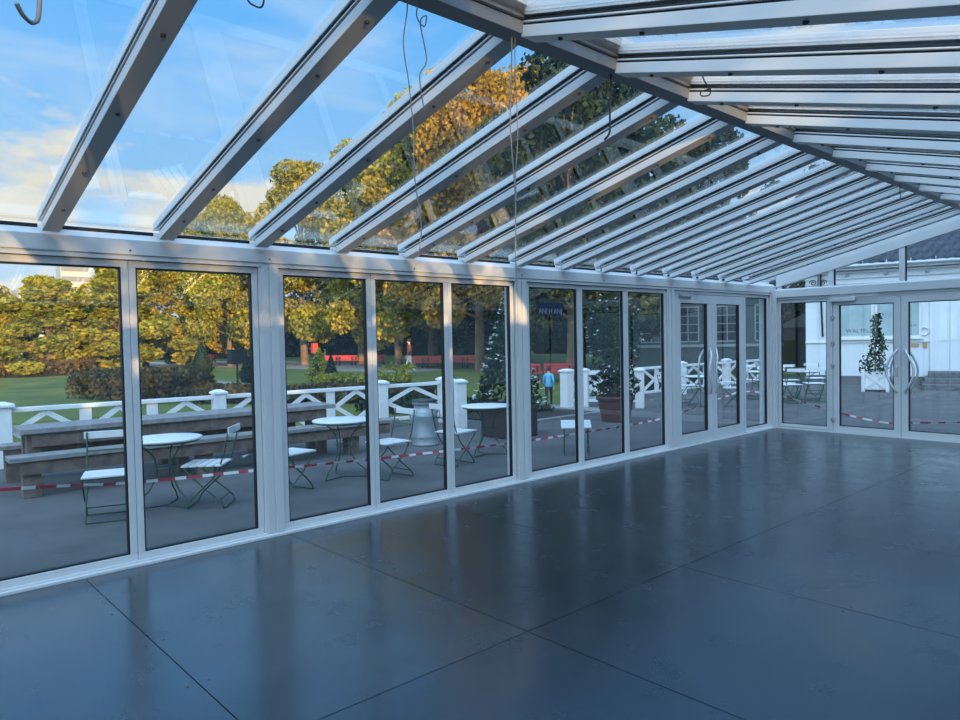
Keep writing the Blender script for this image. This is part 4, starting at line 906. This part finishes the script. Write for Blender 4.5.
# ================================================================== people
def person(name, loc, rz, H, top, legs, label, stride=.16, arm=.1):
    r = empty(name, loc, rz); tag(r, label, 'person'); k = H/1.75
    J = {'pel': (0, 0, .93), 'wai': (0, 0, 1.08), 'che': (0, .01, 1.30), 'sho': (0, 0, 1.42), 'nec': (0, .01, 1.50), 'hed': (0, .03, 1.60), 'hd2': (0, .03, 1.70)}
    R_ = {'pel': .125, 'wai': .12, 'che': .135, 'sho': .10, 'nec': .05, 'hed': .085, 'hd2': .070}; E_ = [('pel', 'wai'), ('wai', 'che'), ('che', 'sho'), ('sho', 'nec'), ('nec', 'hed'), ('hed', 'hd2')]
    for s, n in ((-1, 'l'), (1, 'r')):
        J['hip'+n] = (s*.09, 0, .88); J['kne'+n] = (s*.095, s*stride*.6+.03, .48); J['ank'+n] = (s*.095, s*stride*1.6-.02, .08); J['toe'+n] = (s*.10, s*stride*1.6+.12, .035)
        R_.update({'hip'+n: .09, 'kne'+n: .06, 'ank'+n: .042, 'toe'+n: .035}); E_ += [('pel', 'hip'+n), ('hip'+n, 'kne'+n), ('kne'+n, 'ank'+n), ('ank'+n, 'toe'+n)]
        J['sh'+n] = (s*.17, 0, 1.40); J['elb'+n] = (s*.24, -s*arm*.6-.02, 1.13); J['wri'+n] = (s*.23, -s*arm+.08, .90); J['pal'+n] = (s*.23, -s*arm+.10, .82)
        R_.update({'sh'+n: .065, 'elb'+n: .045, 'wri'+n: .030, 'pal'+n: .034}); E_ += [('sho', 'sh'+n), ('sh'+n, 'elb'+n), ('elb'+n, 'wri'+n), ('wri'+n, 'pal'+n)]
        for q in range(5):
            f1 = 'f%d%s' % (q, n); x = s*.23+(q-2)*.0; y = -s*arm+.10+(q-2)*.018; ln = (.05, .075, .08, .072, .06)[q]
            J[f1] = (x - s*(.0 if q else .02), y+(q-2)*.004, .82-ln); R_[f1] = .009; E_.append(('pal'+n, f1))
    names = list(J); me = bpy.data.meshes.new('body'); me.from_pydata([tuple(c*k for c in J[n]) for n in names], [(names.index(a), names.index(b_)) for a, b_ in E_], [])
    tmp = bpy.data.objects.new('tmp', me); COL.objects.link(tmp); md = tmp.modifiers.new('skin', 'SKIN')
    sv = me.skin_vertices[0].data
    for i, n in enumerate(names): sv[i].radius = (R_[n]*k*(1.15 if n in ('che', 'wai', 'pel') else 1), R_[n]*k); sv[i].use_root = (n == 'pel')
    sd = tmp.modifiers.new('sub', 'SUBSURF'); sd.levels = 2; dg = bpy.context.evaluated_depsgraph_get(); dg.update()
    m2 = bpy.data.meshes.new_from_object(tmp.evaluated_get(dg)); bpy.data.objects.remove(tmp); m2.name = 'body'; m2.materials.clear()
    for q in (SKIN, top, legs, SHOE): m2.materials.append(q)
    for p_ in m2.polygons:
        c = p_.center/k; side = abs(c.x) > .19
        p_.material_index = (0 if c.z > 1.475 else 1 if (c.z > .90 and (not side or c.z > .93)) else 0 if (side and c.z > .6) else 2 if c.z > .10 else 3); p_.use_smooth = True
    o = bpy.data.objects.new('body', m2); COL.objects.link(o); o.parent = r
    b = MB(); b.lathe([(.02, .115), (.075, .09), (.10, .03), (.098, -.02), (.08, -.06)], (0, 0, 0), 14); h = b.build('hair', HAIR, r); h.location = (0, .005*k, 1.665*k); h.scale = (k, k, k); h.rotation_euler = (.25, 0, 0)
    b = MB()
    for s in (-1, 1): b.lathe([(.004, -.008), (.010, 0), (.004, .008)], (s*.032*k, .112*k, 1.645*k), 8)
    b.build('eye', HAIR, r)
    b = MB(); b.prism([(-.014*k, 0), (.014*k, 0), (0, .04*k)], lambda x, z: (x, .10*k, 1.600*k+z), lambda x, z: (x*.6, .132*k, 1.600*k+z*.3)); b.build('nose', SKIN, r)
    return r
person('person', (-23.46, 21.4, -.12), 2.6, 1.74, JACKETBROWN, TROUSERWHITE, 'walking man in brown jacket and pale trousers before the red benches')
person('person', (-6.17, 12.78, -.12), .5, .98, JACKETBLUE, TROUSERDARK, 'small child in light blue jacket and dark trousers by the fence', .05)
person('person', (-66.8, 19.95, -.12), 2.0, 1.7, TROUSERDARK, TROUSERDARK, 'tiny distant person in dark clothes at the edge of the path')

# ================================================================== unseen sun blockers added outside the picture on the sun side
hw = empty('house', (13, 1.75, G)); tag(hw, 'white house wing with tiled roof set unseen right of the pavilion, shaped to block the low sun', 'house')  # unseen wing, sized so its shadow covers the far part of the pavilion
b = MB(); b.box(0, 0, 0, 8, 40, 3.4); b.build('wall', HOUSEWHITE, hw)
b = MB(); b.prism([(-.4, 3.4), (8.4, 3.4), (4, 4.6)], lambda x, z: (x, -.3, z), lambda x, z: (x, 40, z)); b.build('roof', TILE, hw)
b = MB(); b.box(1, 14.3, 3.7, 7, 40, 6.3); b.build('upper_sun_block', HOUSEWHITE, hw)  # extra height added to keep the sun off the far house
hedge([(13.0, -20), (13.0, 1.55)], .9, 2.75, LEAFDARK, 'clipped dark hedge added right of the pavilion, outside the picture, to block low sun', 100, .3, core_k=1.27)  # added blocker, keeps low sun off the lower left wall
airy = empty('tree', (15.0, -2.1, G)); tag(airy, 'thin airy tree added right of the pavilion, outside the picture, to dim the sun', 'tree', 'park trees')  # added leaf screen, thins the sunlight on the eave beam
b = MB(); b.tube([(0, 0, 0), (.1, 0, 1.6), (0, .1, 3.2), (0, 0, 4.6)], [.12, .09, .06, .02], 8); b.build('trunk', BARK, airy)
RNG = np.random.default_rng(77); leaf_mesh('foliage', ball_pts(5200, (0, 0, 3.75), (1.0, 3.4, 1.25), .1), .125, LEAFGREEN, airy)

# scraps of paper on the asphalt
for x, y, lab in ((-4.54, 4.38, 'crumpled white paper scrap on the ground under the picnic table'), (-4.49, 6.51, 'crumpled white paper scrap on open asphalt beyond the bench end')):
    b = MB(); vs = [(random.uniform(-.06, .06), random.uniform(-.06, .06), random.uniform(0, .04)) for k in range(9)]
    bm = bmesh.new(); [bm.verts.new(v) for v in vs]; bmesh.ops.convex_hull(bm, input=bm.verts); me = bpy.data.meshes.new('paper_scrap'); bm.to_mesh(me); bm.free(); me.materials.append(PETALW)
    o = bpy.data.objects.new('paper_scrap', me); COL.objects.link(o); zmin = min(v[2] for v in vs); o.location = (x, y, G-zmin+.001); tag(o, lab, 'paper scrap', 'paper scraps on the asphalt')

hk = empty('ceiling_hook', (3.35, 4.77, 3.0)); tag(hk, 'tiny brass hook under a right-hand rafter near the ridge', 'hook')
b = MB(); b.tube([(0, 0, .005), (0, 0, -.02)], .008, 8); b.tube([(.018*math.sin(a_), 0, -.038+.018*math.cos(a_)) for a_ in np.linspace(0, 5.2, 14)], .006, 8); b.build('hook', COPPERTAPE, hk)
